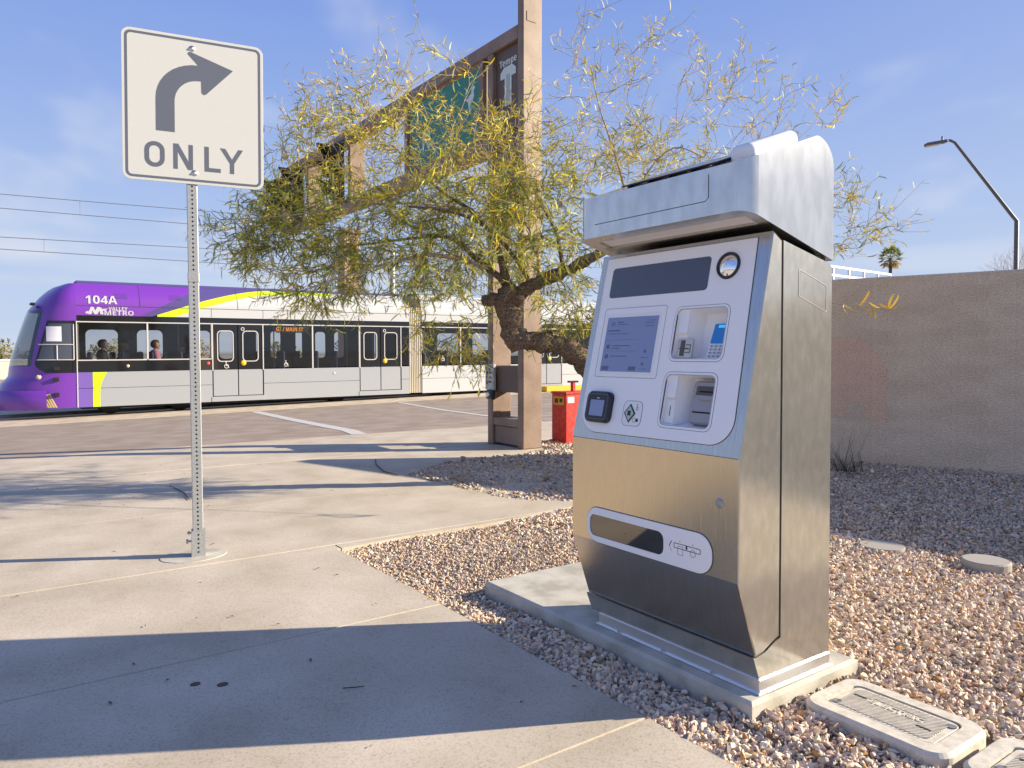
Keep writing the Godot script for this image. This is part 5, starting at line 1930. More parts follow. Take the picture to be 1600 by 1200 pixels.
	slab(s, rr(0, 0, 0.150, 0.132, 0.028), RT, 0.0, 0.022, 0.007)
	var rd := obj("contactless_reader", s, M.black_plastic, t)
	s = newst()
	ring(s, rr(0, 0, 0.122, 0.108, 0.014), rr(0, 0, 0.117, 0.103, 0.012), RT, 0.022, 0.0226)
	obj("reader_trim", s, M.print_navy, rd)
	s = newst()
	slab(s, rr(0.0, -0.006, 0.084, 0.068, 0.003, 2), RT, 0.022, 0.0230)
	obj("reader_screen", s, M.lcd, rd)
	s = newst()
	slab(s, rect(-0.006, 0.034, 0.008, 0.038), RT, 0.022, 0.0228)
	obj("reader_led", s, M.key_cap, rd)
	# braille button plate with a green diamond
	s = newst()
	var DT := PAN * Transform3D(Basis.IDENTITY, Vector3(-0.539, 0.122, 0.0045))
	slab(s, rr(0, 0, 0.104, 0.100, 0.024), DT, 0.0, 0.0010)
	var ap := obj("access_plate", s, M.dome_plastic, t)
	s = newst()
	ring(s, rr(0, 0, 0.107, 0.103, 0.0255), rr(0, 0, 0.104, 0.100, 0.024), DT, 0.0, 0.0014)
	obj("plate_outline", s, M.grey_line, ap)
	s = newst()
	slab(s, pv([[-0.013, 0.039], [-0.045, 0.0], [-0.013, -0.039], [0.019, 0.0]]), DT, 0.0010, 0.0035, 0.001)
	obj("diamond_rim", s, M.dark_green, ap)
	s = newst()
	slab(s, pv([[-0.013, 0.030], [-0.037, 0.0], [-0.013, -0.030], [0.011, 0.0]]), DT, 0.0035, 0.0050, 0.001)
	obj("diamond_button", s, M.pale_green, ap)
	s = newst()
	slab(s, rect(-0.022, -0.010, -0.004, 0.010), DT, 0.0050, 0.0056)
	ring(s, circle(0.025, 0.020, 0.0065, 12), circle(0.025, 0.020, 0.0045, 12), DT, 0.001, 0.0014)
	slab(s, rect(0.022, 0.026, 0.0245, 0.036), DT, 0.001, 0.0014)
	slab(s, circle(0.0225, 0.039, 0.002, 8), DT, 0.001, 0.0014)
	ring(s, rr(0.016, -0.026, 0.018, 0.018, 0.008), rr(0.016, -0.026, 0.015, 0.015, 0.0065), DT, 0.001, 0.0014)
	slab(s, circle(0.032, -0.026, 0.0075, 12), DT, 0.001, 0.0014)
	obj("print", s, M.print_dark, ap)
	# receipt and ticket tray in the lower door
	s = newst()
	var LT := LOW * Transform3D(Basis.IDENTITY, Vector3(-0.448, 0.480, 0.0))
	slab(s, rr(0, 0, 0.672, 0.146, 0.066, 8), LT, 0.0005, 0.0045, 0.001, [rr(-0.105, -0.003, 0.422, 0.090, 0.030)], false)
	obj("tray_surround", s, M.white_plastic, t)
	s = newst()
	ring(s, rr(0, 0, 0.678, 0.152, 0.069, 8), rr(0, 0, 0.672, 0.146, 0.066, 8), LT, 0.0003, 0.0012)
	obj("surround_gasket", s, M.groove, t)
	s = newst()
	slab(s, rr(-0.105, -0.003, 0.422, 0.090, 0.030), LT, 0.0008, 0.0012)
	obj("ticket_window", s, M.smoked_glass, t)
	s = newst()
	var pr := newst()
	for q in [[[0.135, 0.0], [0.148, 0.020]], [[0.135, 0.0], [0.148, -0.020]]]:
		var a := Vector2(q[0][0], q[0][1])
		var b := Vector2(q[1][0], q[1][1])
		slab(pr, PackedVector2Array([a + Vector2(-0.001, 0.001), b + Vector2(-0.001, 0.001), b + Vector2(0.0015, -0.001), a + Vector2(0.0015, -0.001)]), LT, 0.0045, 0.0049)
	ring(pr, rr(0.222, 0.006, 0.128, 0.020, 0.004, 2), rr(0.222, 0.006, 0.123, 0.015, 0.003, 2), LT, 0.0045, 0.0049)
	ring(pr, rr(0.190, -0.010, 0.026, 0.032, 0.002, 2), rr(0.190, -0.010, 0.0235, 0.0295, 0.002, 2), LT, 0.0045, 0.0050)
	ring(pr, circle(0.250, -0.008, 0.013, 14), circle(0.250, -0.008, 0.0115, 14), LT, 0.0045, 0.0050)
	slab(pr, rect(0.216, 0.001, 0.224, 0.013), LT, 0.0045, 0.0051)
	slab(pr, circle(0.188, 0.024, 0.0022, 8), LT, 0.0045, 0.0049)
	slab(pr, circle(0.250, 0.024, 0.0022, 8), LT, 0.0045, 0.0049)
	obj("ticket_pictogram", pr, M.print_dark, t)
	# lock
	s = newst()
	lathe(s, [[0.0, 0.005], [0.015, 0.005], [0.018, 0.0]], LOW * Transform3D(Basis(Vector3(1, 0, 0), Vector3(0, 0, 1), Vector3(0, -1, 0)), Vector3(-0.082, 0.676, 0.0)), 20)
	obj("lock", s, M.bill_grey, t)
	# ---- hood: a visor that slopes up to the back, its near corners rounded
	var plan := PackedVector2Array()
	for q in [[-W + 0.05, 0.05, 180.0], [-0.005, 0.05, 0.0]]:
		pass
	var zl := -W - 0.004
	var zr := 0.004
	var cr2 := 0.06
	var front := []
	for k in 9:
		var a := deg_to_rad(90.0 * k / 8.0)
		front.append(Vector2(0.03 + cr2 - cr2 * sin(a), zr - cr2 + cr2 * cos(a)))
	for k in 9:
		var a := deg_to_rad(90.0 * k / 8.0)
		front.append(Vector2(0.03 + cr2 - cr2 * cos(a), zl + cr2 - cr2 * sin(a)))
	var top_y := func(x): return 1.866 + (x - 0.03) * 0.36
	var bot_y := func(x): return 1.695 - (x - 0.03) * 0.272
	s = newst()
	s.set_smooth_group(1)
	for k in front.size() - 1:
		var a: Vector2 = front[k]
		var b: Vector2 = front[k + 1]
		quad(s, Vector3(a.x, bot_y.call(a.x), a.y), Vector3(b.x, bot_y.call(b.x), b.y), Vector3(b.x, top_y.call(b.x), b.y), Vector3(a.x, top_y.call(a.x), a.y), Vector3(-1, 0, (a.y - zl) / W * 2 - 1.0))
	s.set_smooth_group(-1)
	# cheeks, rounded at the upper back
	var cheek := pv([[0.09, 0], [0.545, 0], [0.545, 1.86]])
	cheek[0].y = bot_y.call(0.09)
	cheek[1].y = bot_y.call(0.545)
	for k in 9:
		var a := deg_to_rad(90.0 * k / 8.0)
		cheek.append(Vector2(0.435 + 0.11 * cos(a), 1.90 + 0.11 * sin(a)))
	cheek.append(Vector2(0.09, top_y.call(0.09)))
	flat(s, cheek, Transform3D(Basis.IDENTITY, Vector3(0, 0, zr)), 0.0)
	flat(s, cheek, Transform3D(Basis.IDENTITY, Vector3(0, 0, zl)), 0.0, -1.0)
	s.set_smooth_group(2)
	var edge := []
	for k in range(1, cheek.size()):
		edge.append(cheek[k])
	for k in edge.size() - 1:
		var d: Vector2 = edge[k + 1] - edge[k]
		quad(s, Vector3(edge[k].x, edge[k].y, zl), Vector3(edge[k].x, edge[k].y, zr), Vector3(edge[k + 1].x, edge[k + 1].y, zr), Vector3(edge[k + 1].x, edge[k + 1].y, zl), Vector3(d.y, -d.x, 0))
	s.set_smooth_group(-1)
	# top over the rounded front
	var cap_pts := front.duplicate()
	for k in range(1, cap_pts.size() - 1):
		var tri3 := []
		for q in [cap_pts[0], cap_pts[k], cap_pts[k + 1]]:
			tri3.append(Vector3(q.x, top_y.call(q.x), q.y))
		tri(s, tri3[0], tri3[1], tri3[2], Vector3.UP)
	obj("hood", s, M.hood_steel, t)
	# underside with its light cover
	var US := Transform3D(Basis(Vector3(0, 0, 1), Vector3(0.03 - 0.545, bot_y.call(0.03) - bot_y.call(0.545), 0).normalized() * -1.0, Vector3(0, -1, 0)), Vector3(0.03, 1.695, 0))
	var uy := Vector3(0.965, -0.2625, 0)
	US = Transform3D(Basis(Vector3(0, 0, 1), uy, Vector3(0, 0, 1).cross(uy) * -1.0), Vector3(0.03, 1.695, 0))
	if US.basis.z.y > 0:
		US.basis.z = -US.basis.z
	s = newst()
	var under := PackedVector2Array()
	for q in front:
		under.append(Vector2(q.y, (q.x - 0.03) / 0.965))
	under.append(Vector2(zl, 0.53))
	under.append(Vector2(zr, 0.53))
	var lamp_hole := rect(-W + 0.075, 0.052, -0.045, 0.128)
	for f in cut(under, [lamp_hole]):
		flat(s, f, US, 0.0)
	walls(s, lamp_hole, US, -0.012, 0.0, -1.0)
	obj("hood_underside", s, M.brushed_stainless, t)
	s = newst()
	flat(s, lamp_hole, US, -0.010)
	obj("light_cover", s, M.light_cover, t)
	# engraved line on the visor front, and the solar plate and antenna dome on top
	s = newst()
	bx(s, 0.0290, 0.0296, 1.7475, 1.7500, -0.775, -0.180)
	bx(s, 0.0290, 0.0296, 1.760, 1.843, -0.1655, -0.1630)
	quad(s, Vector3(0.0293, 1.7475, -0.180), Vector3(0.0293, 1.7500, -0.181), Vector3(0.0293, 1.760, -0.1655), Vector3(0.0293, 1.760, -0.1630), Vector3.LEFT)
	obj("visor_seam", s, M.groove, t)
	var TOP := Transform3D(Basis(Vector3(0.941, 0.339, 0), Vector3(-0.339, 0.941, 0), Vector3(0, 0, 1)), Vector3(0.03, 1.866, 0))
	s = newst()
	box(s, TOP * Vector3(0.23, 0.0105, -0.41), Vector3(0.36, 0.006, 0.50), 0.001, TOP.basis)
	obj("solar_plate", s, M.solar, t)
	s = newst()
	for k in 5:
		s = newst()
		box(s, TOP * Vector3(0.23, 0.0035, -0.63 + k * 0.11), Vector3(0.34, 0.007, 0.012), 0.0, TOP.basis)
		obj("plate_standoff", s, M.black_plastic, t)
	s = newst()
	var dm := Transform3D(Basis(TOP.basis.x, TOP.basis.z * -1.0, TOP.basis.y), TOP * Vector3(0.225, 0.0, -0.082))
	var foot := rr(0, 0, 0.30, 0.105, 0.03)
	var last := foot
	var zz := 0.0
	s.set_smooth_group(7)
	for k in 6:
		var a := deg_to_rad(15.0 * (k + 1))
		var nx := inset(foot, 0.022 * (1 - cos(a)) + 0.008 * (k + 1) / 6.0)
		var z1 := 0.020 + 0.026 * sin(a)
		if k == 0:
			walls(s, foot, dm, 0.0, 0.020, 1.0, PackedVector2Array(), true)
			zz = 0.020
		walls(s, last, dm, zz, z1, 1.0, nx, true)
		last = nx
		zz = z1
	flat(s, last, dm, zz)
	obj("antenna_dome", s, M.dome_plastic, t)

func s_commit(s: SurfaceTool) -> ArrayMesh:
	s.generate_normals()
	return s.commit()

func tray(t: Node3D, PAN: Transform3D, cx: float, cy: float, w: float, h: float, xd: float):
	# a moulded recess: a raised lip, a shallow left half and a deep right half with a sloped divider
	var s := newst()
	var o := rr(cx, cy, w, h, 0.03)
	ring(s, rr(cx, cy, w, h, 0.03), rr(cx, cy, w - 0.022, h - 0.022, 0.022), PAN, 0.0, 0.0055)
	var i := rr(cx, cy, w - 0.022, h - 0.022, 0.022)
	walls(s, i, PAN, -0.075, 0.0055, -1.0)
	var xl := cx - w / 2
	var xr := cx + w / 2
	var yb := cy - h / 2
	var yt := cy + h / 2
	# deep floor
	flat(s, rect(xd, yb, xr, yt), PAN, -0.072)
	# divider slope
	quad(s, PAN * Vector3(xd - 0.022, yb, -0.010), PAN * Vector3(xd - 0.022, yt, -0.010), PAN * Vector3(xd + 0.004, yt, -0.072), PAN * Vector3(xd + 0.004, yb, -0.072), PAN.basis.x)
	# shallow shelf, upper half nearly flush, lower half set back
	var ym := cy + (0.005 if cy > 0.3 else 0.012)
	flat(s, rect(xl, ym, xd - 0.022, yt), PAN, -0.004)
	flat(s, rect(xl, yb, xd - 0.022, ym - 0.006), PAN, -0.016)
	quad(s, PAN * Vector3(xl, ym, -0.004), PAN * Vector3(xd - 0.022, ym, -0.004), PAN * Vector3(xd - 0.022, ym - 0.006, -0.016), PAN * Vector3(xl, ym - 0.006, -0.016), -PAN.basis.y)
	quad(s, PAN * Vector3(xd - 0.022, ym, -0.004), PAN * Vector3(xd - 0.022, yt, -0.004), PAN * Vector3(xd - 0.022, yt, -0.012), PAN * Vector3(xd - 0.022, ym, -0.016), PAN.basis.x)
	# sloped shelf floor and back top of the deep part
	quad(s, PAN * Vector3(xd, yb + 0.035, -0.071), PAN * Vector3(xr, yb + 0.035, -0.071), PAN * Vector3(xr, yb + 0.008, -0.004), PAN * Vector3(xd - 0.01, yb + 0.008, -0.004), PAN.basis.y)
	obj("recessed_tray", s, M.white_plastic, t)
	s = newst()
	ring(s, rr(cx, cy, w + 0.004, h + 0.004, 0.032), rr(cx, cy, w, h, 0.03), PAN, 0.003, 0.0049)
	ring(s, rr(cx, cy, w - 0.017, h - 0.017, 0.0245), rr(cx, cy, w - 0.020, h - 0.020, 0.023), PAN, 0.005, 0.0058)
	obj("tray_outline", s, M.grey_line, t)

# ------------------------------------------------------------------ the sign
func turn_sign():
	var t := thing("turn_sign", "white right turn ONLY sign on a perforated steel post", "road sign", Vector3(1.007, 0, -4.652))
	t.rotation.y = deg_to_rad(-10.5)
	var lean := Basis(Vector3.BACK, deg_to_rad(0.45))
	# post: a square tube with a row of round holes
	var s := newst()
	var h := 0.0285
	var hd := newst()
	var T := Transform3D(lean, Vector3.ZERO)
	var y0 := 0.0
	var pitch := 0.0254
	var n := 117
	for k in n:
		var c := pitch * (k + 0.5)
		for part in [1.0, -1.0]:
			var q := PackedVector2Array([Vector2(-h + 0.003, c - pitch / 2 * 1.0), Vector2(h - 0.003, c - pitch / 2), Vector2(h - 0.003, c + pitch / 2), Vector2(-h + 0.003, c + pitch / 2)])
			var m := 12
			var ci := circle(0, c, 0.0056, m)
			var bo := PackedVector2Array()
			for j in m:
				var d := Vector2(cos(TAU * j / m), sin(TAU * j / m))
				var f := minf((h - 0.003) / maxf(absf(d.x), 1e-4), pitch / 2 / maxf(absf(d.y), 1e-4))
				bo.append(d * f + Vector2(0, c))
			var zf: float = h * part
			for j in m:
				var j2 := (j + 1) % m
				quad(s, T * Vector3(ci[j].x, ci[j].y, zf), T * Vector3(ci[j2].x, ci[j2].y, zf), T * Vector3(bo[j2].x, bo[j2].y, zf), T * Vector3(bo[j].x, bo[j].y, zf), Vector3(0, 0, part))
				if absf(bo[j].x - bo[j2].x) > 1e-4 and absf(bo[j].y - bo[j2].y) > 1e-4:
					var corner := Vector2((h - 0.003) * signf(bo[j].x + bo[j2].x), c + pitch / 2 * signf(bo[j].y + bo[j2].y - 2 * c))
					tri(s, T * Vector3(bo[j].x, bo[j].y, zf), T * Vector3(bo[j2].x, bo[j2].y, zf), T * Vector3(corner.x, corner.y, zf), Vector3(0, 0, part))
				if part > 0:
					quad(hd, T * Vector3(ci[j].x, ci[j].y, zf), T * Vector3(ci[j2].x, ci[j2].y, zf), T * Vector3(ci[j2].x, ci[j2].y, zf - 0.003), T * Vector3(ci[j].x, ci[j].y, zf - 0.003), T * Vector3(-ci[j].x, 0, 0))
	var top := pitch * n
	for sx in [-1.0, 1.0]:
		quad(s, T * Vector3(h * sx, 0, -h + 0.003), T * Vector3(h * sx, 0, h - 0.003), T * Vector3(h * sx, top, h - 0.003), T * Vector3(h * sx, top, -h + 0.003), Vector3(sx, 0, 0))
		for sz in [-1.0, 1.0]:
			quad(s, T * Vector3(h * sx, 0, (h - 0.003) * sz), T * Vector3((h - 0.003) * sx, 0, h * sz), T * Vector3((h - 0.003) * sx, top, h * sz), T * Vector3(h * sx, top, (h - 0.003) * sz), Vector3(sx, 0, sz))
	flat(s, rect(-h, -h, h, h), FLOOR, top)
	var post := obj("post", s, M.galvanised, t)
	obj("hole_edge", hd, M.hole_dark, post).set_meta("kind", "stuff")
	s = newst()
	box(s, T * Vector3(0, 1.0, 0), Vector3(0.049, 2.3, 0.049), 0.0, lean)
	obj("inner_tube", s, M.hole_dark, post)
	s = newst()
	for c in [[0.0, 0.155, 0.0375]]:
		var q := PackedVector2Array([Vector2(-c[2], -c[2]), Vector2(c[2], -c[2]), Vector2(c[2], c[2]), Vector2(-c[2], c[2])])
		ring(s, q, inset(q, 0.006), FLOOR, c[0], c[1])
	obj("anchor_sleeve", s, M.galvanised, t)
	s = newst()
	for k in 5:
		rod(s, Vector3(0, 0.03 + k * 0.0254, 0.036), Vector3(0, 0.03 + k * 0.0254, 0.0382), 0.0056, 10)
	obj("sleeve_hole", s, M.hole_dark, t)
	s = newst()
	box(s, T * Vector3(0, 1.645, 0), Vector3(0.062, 0.06, 0.062), 0.003, lean)
	obj("splice_band", s, M.galvanised, t)
	s = newst()
	rod(s, Vector3(-0.062, 0.09, 0), Vector3(0.05, 0.09, 0), 0.007, 8)
	rod(s, Vector3(-0.066, 0.09, 0), Vector3(-0.054, 0.09, 0), 0.014, 6)
	rod(s, Vector3(-0.06, 0.14, 0), Vector3(0.045, 0.14, 0), 0.006, 8)
	rod(s, Vector3(-0.056, 0.14, 0), Vector3(-0.046, 0.14, 0), 0.011, 6)
	obj("anchor_bolt", s, M.galvanised, t)
	# plate
	var C := Transform3D(Basis.IDENTITY, Vector3(0.003, 2.609, 0.031))
	s = newst()
	slab(s, rr(0, 0, 0.756, 0.850, 0.045, 6), C, 0.0, 0.004, 0.0008)
	obj("sign_plate", s, M.sign_white, t)
	s = newst()
	ring(s, rr(0, 0, 0.726, 0.820, 0.033, 6), rr(0, 0, 0.698, 0.792, 0.021, 6), C, 0.004, 0.0045)
	obj("border", s, M.sign_ink, t)
	s = newst()
	var a := PackedVector2Array()
	a.append(Vector2(-0.206, -0.136))
	a.append(Vector2(-0.206, 0.035))
	for k in 11:       # outer bend
		var g := deg_to_rad(180.0 - 9.0 * k)
		a.append(Vector2(0.018 + 0.224 * cos(g), 0.050 + 0.214 * sin(g)))
	a.append(Vector2(-0.036, 0.322))
	a.append(Vector2(-0.034, 0.333))
	a.append(Vector2(-0.022, 0.337))
	a.append(Vector2(0.209, 0.262))
	a.append(Vector2(0.060, 0.102))
	a.append(Vector2(0.047, 0.098))
	a.append(Vector2(0.036, 0.108))
	a.append(Vector2(0.034, 0.175))
	for k in 11:       # inner bend
		var g := deg_to_rad(90.0 + 9.0 * k)
		a.append(Vector2(0.022 + 0.130 * cos(g), 0.040 + 0.134 * sin(g)))
	a.append(Vector2(-0.108, -0.136))
	slab(s, a, C, 0.004, 0.0048)
	obj("arrow", s, M.sign_ink, t)
	# lettering built as strokes
	var letters := {}
	var st := 0.024
	s = newst()
	ring(s, rr(-0.214, -0.272, 0.104, 0.145, 0.050, 7), rr(-0.214, -0.272, 0.104 - 2 * st, 0.145 - 2 * st, 0.027, 7), C, 0.004, 0.0048)
	obj("letter", s, M.sign_ink, t)
	s = newst()
	slab(s, pv([[-0.117, -0.2], [-0.117, -0.345], [-0.094, -0.345], [-0.094, -0.245], [-0.040, -0.345], [-0.013, -0.345], [-0.013, -0.2], [-0.036, -0.2], [-0.036, -0.300], [-0.090, -0.2]]), C, 0.004, 0.0048)
	obj("letter", s, M.sign_ink, t)
	s = newst()
	slab(s, pv([[0.049, -0.2], [0.049, -0.345], [0.137, -0.345], [0.137, -0.322], [0.073, -0.322], [0.073, -0.2]]), C, 0.004, 0.0048)
	obj("letter", s, M.sign_ink, t)
	s = newst()
	slab(s, pv([[0.134, -0.2], [0.188, -0.285], [0.188, -0.345], [0.212, -0.345], [0.212, -0.285], [0.262, -0.2], [0.235, -0.2], [0.200, -0.261], [0.163, -0.2]]), C, 0.004, 0.0048)
	obj("letter", s, M.sign_ink, t)
	for q in [[-0.012, 0.357], [-0.004, -0.360]]:
		s = newst()
		lathe(s, [[0.0, 0.009], [0.006, 0.009], [0.008, 0.006], [0.008, 0.002], [0.017, 0.002], [0.017, 0.0]], C * Transform3D(Basis(Vector3.RIGHT, PI / 2), Vector3(q[0], q[1], 0.004)), 14)
		obj("bolt", s, M.aluminium, t)
	# patch of newer concrete round the foot
	var f := newst()
	slab(f, circle(0.985, -4.665, 0.185, 28, 0.15), FLOOR, -0.02, 0.0035, 0.0015)
	struct("post_footing", f, M.pad_concrete)

# ------------------------------------------------------------------ small things
func utility_lid(words: String, label: String, at: Vector3) -> Node3D:
	var t := thing("utility_box_cover", label, "utility cover", at, "electric box covers in the gravel")
	var s := newst()
	slab(s, rr(0.162, 0.235, 0.325, 0.47, 0.07, 8), FLOOR, -0.06, 0.035, 0.012, [rr(0.162, 0.235, 0.205, 0.355, 0.03, 5)])
	obj("frame", s, M.polymer_concrete, t)
	s = newst()
	slab(s, rr(0.162, 0.235, 0.197, 0.347, 0.028, 5), FLOOR, -0.03, 0.032, 0.005)
	var lid := obj("lid", s, M.polymer_concrete, t)
	s = newst()
	var zone := rr(0.162, 0.235, 0.165, 0.30, 0.02, 3)
	var plaque := rr(0.185, 0.235, 0.042, 0.185, 0.018, 4)
	var k := -0.6
	while k < 0.6:
		var strip := PackedVector2Array([Vector2(0.0, k), Vector2(0.33, k + 0.33), Vector2(0.33, k + 0.3365), Vector2(0.0, k + 0.0065)])
		for q in Geometry2D.intersect_polygons(strip, zone):
			for w in Geometry2D.clip_polygons(q, plaque):
				slab(s, w, FLOOR, 0.032, 0.0352, 0.0, [], false)
		k += 0.0135
	obj("tread_ridges", s, M.polymer_concrete, lid).set_meta("kind", "stuff")
	text("lettering", words, 0.026, Transform3D(Basis(Vector3(0, 0, 1), Vector3(1, 0, 0), Vector3(0, 1, 0)), Vector3(0.185, 0.0335, 0.235)), M.polymer_concrete, lid, true, 0.003, 1.1)
	for q in [[0.095, 0.085], [0.225, 0.39]]:
		s = newst()
		slab(s, circle(q[0], q[1], 0.0145, 16), FLOOR, 0.032, 0.0352)
		obj("lid_bolt", s, M.bolt_grey, lid)
	for q in [[0.185, 0.115], [0.14, 0.345]]:
		s = newst()
		slab(s, rect(q[0] - 0.005, q[1] - 0.022, q[0] + 0.005, q[1] + 0.022), FLOOR, 0.032, 0.0356)
		obj("pull_slot", s, M.hole_dark, lid)
	return t

func small_things():
	utility_lid("ELECTRIC", "tan ELECTRIC box cover with a ridged lid, touching the pad's near corner", Vector3(2.222, 0.0, -1.472))
	utility_lid("ELECTRIC", "tan box cover cut off by the bottom right corner of the frame", Vector3(2.222, 0.0, -0.975))
	var s := newst()
	slab(s, circle(4.64, -1.88, 0.125, 28), FLOOR, -0.05, 0.024, 0.008)
	tag(obj("valve_cover", s, M.worn_concrete), "round grey valve cover standing proud of the gravel, nearest the right edge", "valve cover", "round valve covers")
	s = newst()
	slab(s, circle(4.56, -2.44, 0.13, 28), FLOOR, -0.05, 0.002, 0.002)
	tag(obj("valve_cover", s, M.worn_concrete), "round grey valve cover lying flush in the gravel, beside the machine", "valve cover", "round valve covers")
	# dry grass tuft at the foot of the wall
	var r := RandomNumberGenerator.new()
	r.seed = 9
	var t := thing("grass_tuft", "dark bunch grass at the foot of the stucco wall", "grass tuft", Vector3(7.02, -0.02, -4.12))
	for k in 90:
		s = newst()
		var az := r.randf() * TAU
		var ln := r.randf_range(0.4, 0.95)
		var el := r.randf_range(0.35, 1.3)
		var d := Vector3(cos(az), 0, sin(az))
		var side := Vector3(-sin(az), 0, cos(az)) * 0.004
		var o := Vector3(r.randfn() * 0.06, 0, r.randfn() * 0.06)
		var prev := o
		for j in 5:
			var u := (j + 1) / 5.0
			var p := o + d * ln * cos(el) * u + Vector3.UP * (ln * sin(el) * u - 0.5 * ln * u * u * cos(el))
			p.y = maxf(p.y, 0.01)
			var w0 := side * (1.0 - j / 5.0)
			var w1 := side * (1.0 - (j + 1) / 5.0)
			quad(s, prev - w0, prev + w0, p + w1, p - w1, Vector3.UP)
			prev = p
		obj("blade", s, M.dry_blade if r.randf() < 0.22 else M.grass_blade, t)
	# litter on the concrete
	var bits := [[0.60, -2.84, 0.018, 0, "gum_spot", "dark gum spot on the shaded slab, left of its twin", "gum spot"], [0.68, -2.78, 0.02, 0, "gum_spot", "dark gum spot on the shaded slab, right of its twin", "gum spot"]]
	for b in bits:
		s = newst()
		slab(s, circle(b[0], b[1], b[2], 12, b[2] * 0.8), FLOOR, 0.0, 0.003, 0.001)
		tag(obj(b[4], s, M.debris), b[5], b[6], "gum spots on the pavement")
	s = newst()
	tube(s, PackedVector3Array([Vector3(1.02, 0.006, -2.49), Vector3(1.05, 0.008, -2.47), Vector3(1.09, 0.006, -2.46)]), PackedFloat32Array([0.002, 0.0025, 0.0015]), 5)
	tag(obj("twig", s, M.debris), "thin twig on the shaded slab, near the front", "twig")
	s = newst()
	tube(s, PackedVector3Array([Vector3(3.56, 0.008, -7.72), Vector3(3.37, 0.010, -7.28), Vector3(3.25, 0.010, -6.84), Vector3(3.27, 0.008, -6.55)]), PackedFloat32Array([0.004, 0.006, 0.006, 0.004]), 5)
	tag(obj("cable_stub", s, M.debris), "thin dark curved cord on the concrete, left of the far gravel bed", "cord")
	s = newst()
	tube(s, PackedVector3Array([Vector3(1.33, 0.006, -7.25), Vector3(1.36, 0.006, -6.8), Vector3(1.33, 0.006, -6.45)]), PackedFloat32Array([0.003, 0.005, 0.003]), 5)
	tag(obj("twig", s, M.debris), "long dark twig on the concrete behind the sign post", "twig")
	s = newst()
	for k in 80:
		var x := r.randf_range(-0.4, 1.75)
		var z := r.randf_range(-8.5, -1.4)
		if k > 60:
			x = r.randf_range(1.2, 5.2)
			z = r.randf_range(-9.0, -4.6)
		var a := r.randf() * TAU
		var l := r.randf_range(0.004, 0.018)
		var d := Vector3(cos(a), 0, sin(a)) * l
		var w := Vector3(-sin(a), 0, cos(a)) * l * r.randf_range(0.12, 0.4)
		var p := Vector3(x, 0.004, z)
		if not Geometry2D.is_point_in_polygon(Vector2(x, z), bed_near()) and not Geometry2D.is_point_in_polygon(Vector2(x, z), bed_far()):
			quad(s, p - d, p - w + Vector3.UP * 0.004, p + d, p + w + Vector3.UP * 0.003, Vector3.UP)
	var o := obj("leaf_litter", s, M.debris)
	o.set_meta("kind", "stuff")
	tag(o, "scattered dry leaflets and specks over the pavement", "leaf litter")
	s = newst()
	for k in 220:
		var x := r.randf_range(1.75, 4.6)
		var z := r.randf_range(-4.3, -0.3)
		var a := r.randf() * TAU
		var l := r.randf_range(0.01, 0.04)
		var d := Vector3(cos(a), r.randf_range(-0.2, 0.2), sin(a)) * l
		var w := Vector3(-sin(a), 0.1, cos(a)) * l * 0.14
		var p := Vector3(x, 0.008, z)
		if Geometry2D.is_point_in_polygon(Vector2(x, z), bed_near()) and not Rect2(2.0, -3.1, 0.7, 1.7).has_point(Vector2(x, z)) and not Rect2(2.2, -1.5, 0.36, 1.1).has_point(Vector2(x, z)):
			quad(s, p - d, p - w, p + d, p + w, Vector3.UP)
	o = obj("leaf_litter", s, M.debris_tan)
	o.set_meta("kind", "stuff")
	tag(o, "dry tan leaflets fallen among the gravel", "leaf litter")

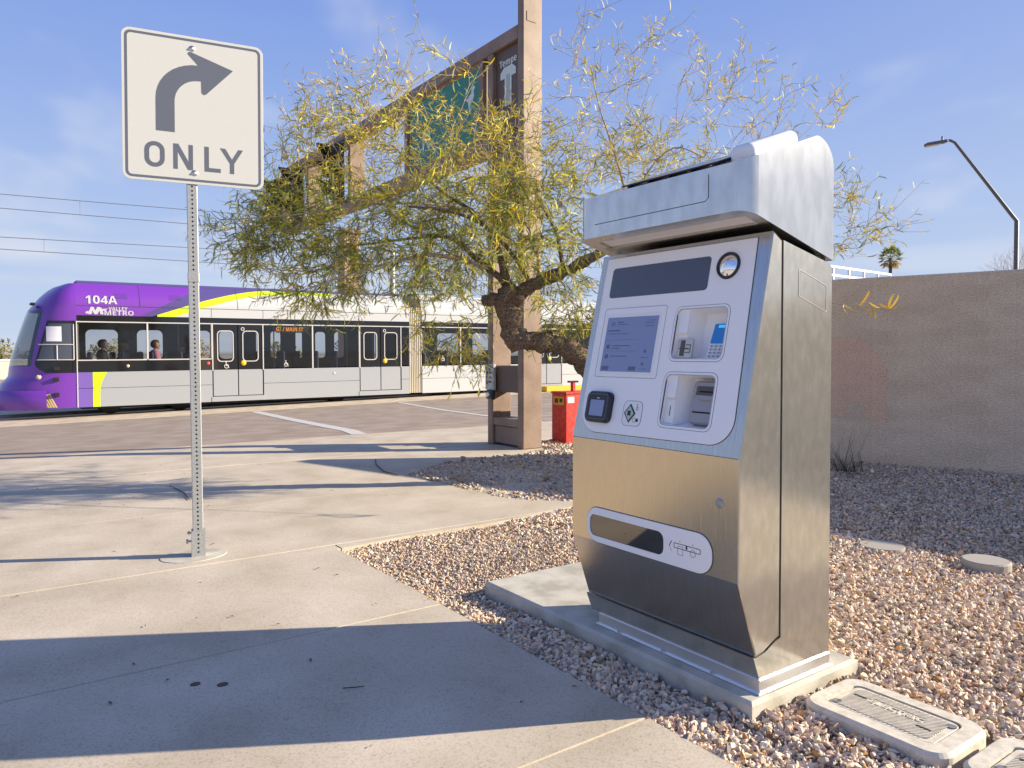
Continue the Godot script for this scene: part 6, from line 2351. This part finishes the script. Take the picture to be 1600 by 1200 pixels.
func gravel():
	var r := RandomNumberGenerator.new()
	r.seed = 77
	var root := Node3D.new()
	root.name = "gravel"
	root.set_meta("kind", "stuff")
	tag(root, "crushed pinkish grey gravel covering both planting beds", "gravel")
	add_child(root)
	var variants := []
	for v in 5:
		var s := newst()
		var sp := SphereMesh.new()
		sp.radius = 1.0
		sp.height = 2.0
		sp.radial_segments = 6
		sp.rings = 3
		var arr := sp.get_mesh_arrays()
		var vs: PackedVector3Array = arr[Mesh.ARRAY_VERTEX]
		var ix: PackedInt32Array = arr[Mesh.ARRAY_INDEX]
		var nz := FastNoiseLite.new()
		nz.seed = 100 + v
		nz.frequency = 0.75
		var sq := Vector3(1.0, r.randf_range(0.6, 0.8), r.randf_range(0.7, 0.95))
		var planes := []
		for k in 11:
			planes.append([Vector3(r.randfn(), r.randfn(), r.randfn()).normalized(), r.randf_range(0.42, 0.78)])
		for i in vs.size():
			var p := vs[i]
			p *= 1.0 + 0.35 * nz.get_noise_3dv(p)
			for pl in planes:
				var d: float = p.dot(pl[0]) - pl[1]
				if d > 0:
					p -= pl[0] * d
			vs[i] = p * sq
		for k in range(0, ix.size(), 3):
			var a := vs[ix[k]]
			var b := vs[ix[k + 1]]
			var c := vs[ix[k + 2]]
			if (b - a).cross(c - a).length() > 1e-6:
				tri(s, a, b, c, a + b + c)
		s.generate_normals()
		variants.append([s.commit(), [], []])
	var near := bed_near()
	var far := bed_far()
	var holes := [Rect2(2.02, -3.12, 0.65, 1.62), Rect2(2.235, -1.46, 0.30, 0.95)]
	var nz := FastNoiseLite.new()
	nz.seed = 3
	nz.frequency = 0.55
	var tries := 400000
	for k in tries:
		var x := 1.75 + 7.2 * pow(r.randf(), 1.35)
		var z := r.randf_range(-7.95, 0.6)
		var p := Vector2(x, z)
		var dpt := 0.577 * x - 0.817 * z
		var lat := 0.817 * x + 0.577 * z
		if dpt < 1.2 or lat > dpt * 0.98 or x > 8.9 + z * 0.2:
			continue
		var inn := Geometry2D.is_point_in_polygon(p, near)
		if not inn and not Geometry2D.is_point_in_polygon(p, far):
			continue
		var skip := false
		for h in holes:
			if h.has_point(p):
				skip = true
		if skip or p.distance_to(Vector2(4.64, -1.88)) < 0.125 or p.distance_to(Vector2(4.56, -2.44)) < 0.13:
			continue
		# thin worn patch of small grit between the beds' corner and the pad
		var worn := smoothstep(1.5, 0.35, p.distance_to(Vector2(2.35, -3.75)))
		var sz := (0.0055 + 0.0108 * pow(r.randf(), 2.3)) * (1.0 + 0.05 * maxf(0.0, dpt - 4.0)) * lerpf(1.0, 0.70, worn) * (1.4 if z < -4.55 else 1.0)
		if r.randf() < 0.012:
			sz *= 1.5
		var hgt := 0.02 * nz.get_noise_2d(x, z) + maxf(0.0, x - 4.6) * 0.008 + (0.020 if x < 2.8 and x > 2.0 and z > -1.7 else 0.0)
		var B := Basis.from_euler(Vector3(r.randf() * TAU, r.randf() * TAU, r.randf() * TAU)) * Basis.from_scale(Vector3(1.35, 0.95, 1.1) * sz)
		var y := -0.030 + hgt + r.randf_range(0.2, 1.3) * sz + 0.006
		var v := r.randi() % 5
		variants[v][1].append(Transform3D(B, Vector3(x, y, z)))
		var g := r.randf_range(0.66, 1.16) * 1.05 * lerpf(1.0, 0.84, worn) * (0.80 if x > 4.7 or z < -4.6 else 1.0)  # last factor paints shade into the stones by the wall and far bed
		var kind := r.randf()
		var c := Color(0.75, 0.565, 0.40)
		if kind < 0.28:
			c = Color(0.64, 0.53, 0.43)
		elif kind < 0.45:
			c = Color(0.80, 0.66, 0.47)
		elif kind < 0.56:
			c = Color(0.64, 0.42, 0.29)
		elif kind < 0.60:
			c = Color(0.24, 0.20, 0.18)
		elif kind < 0.625:
			c = Color(0.55, 0.30, 0.10)
		elif kind < 0.70:
			c = Color(0.52, 0.43, 0.37)
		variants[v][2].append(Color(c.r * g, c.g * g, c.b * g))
	var total := 0
	for v in variants:
		var mm := MultiMesh.new()
		mm.transform_format = MultiMesh.TRANSFORM_3D
		mm.use_colors = true
		mm.mesh = v[0]
		mm.instance_count = v[1].size()
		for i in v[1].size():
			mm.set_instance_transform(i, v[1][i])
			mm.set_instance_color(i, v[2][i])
		var o := MultiMeshInstance3D.new()
		o.name = "stones"
		o.multimesh = mm
		o.material_override = M.stone
		o.set_meta("kind", "stuff")
		root.add_child(o, true)
		total += v[1].size()
	print("stones ", total)
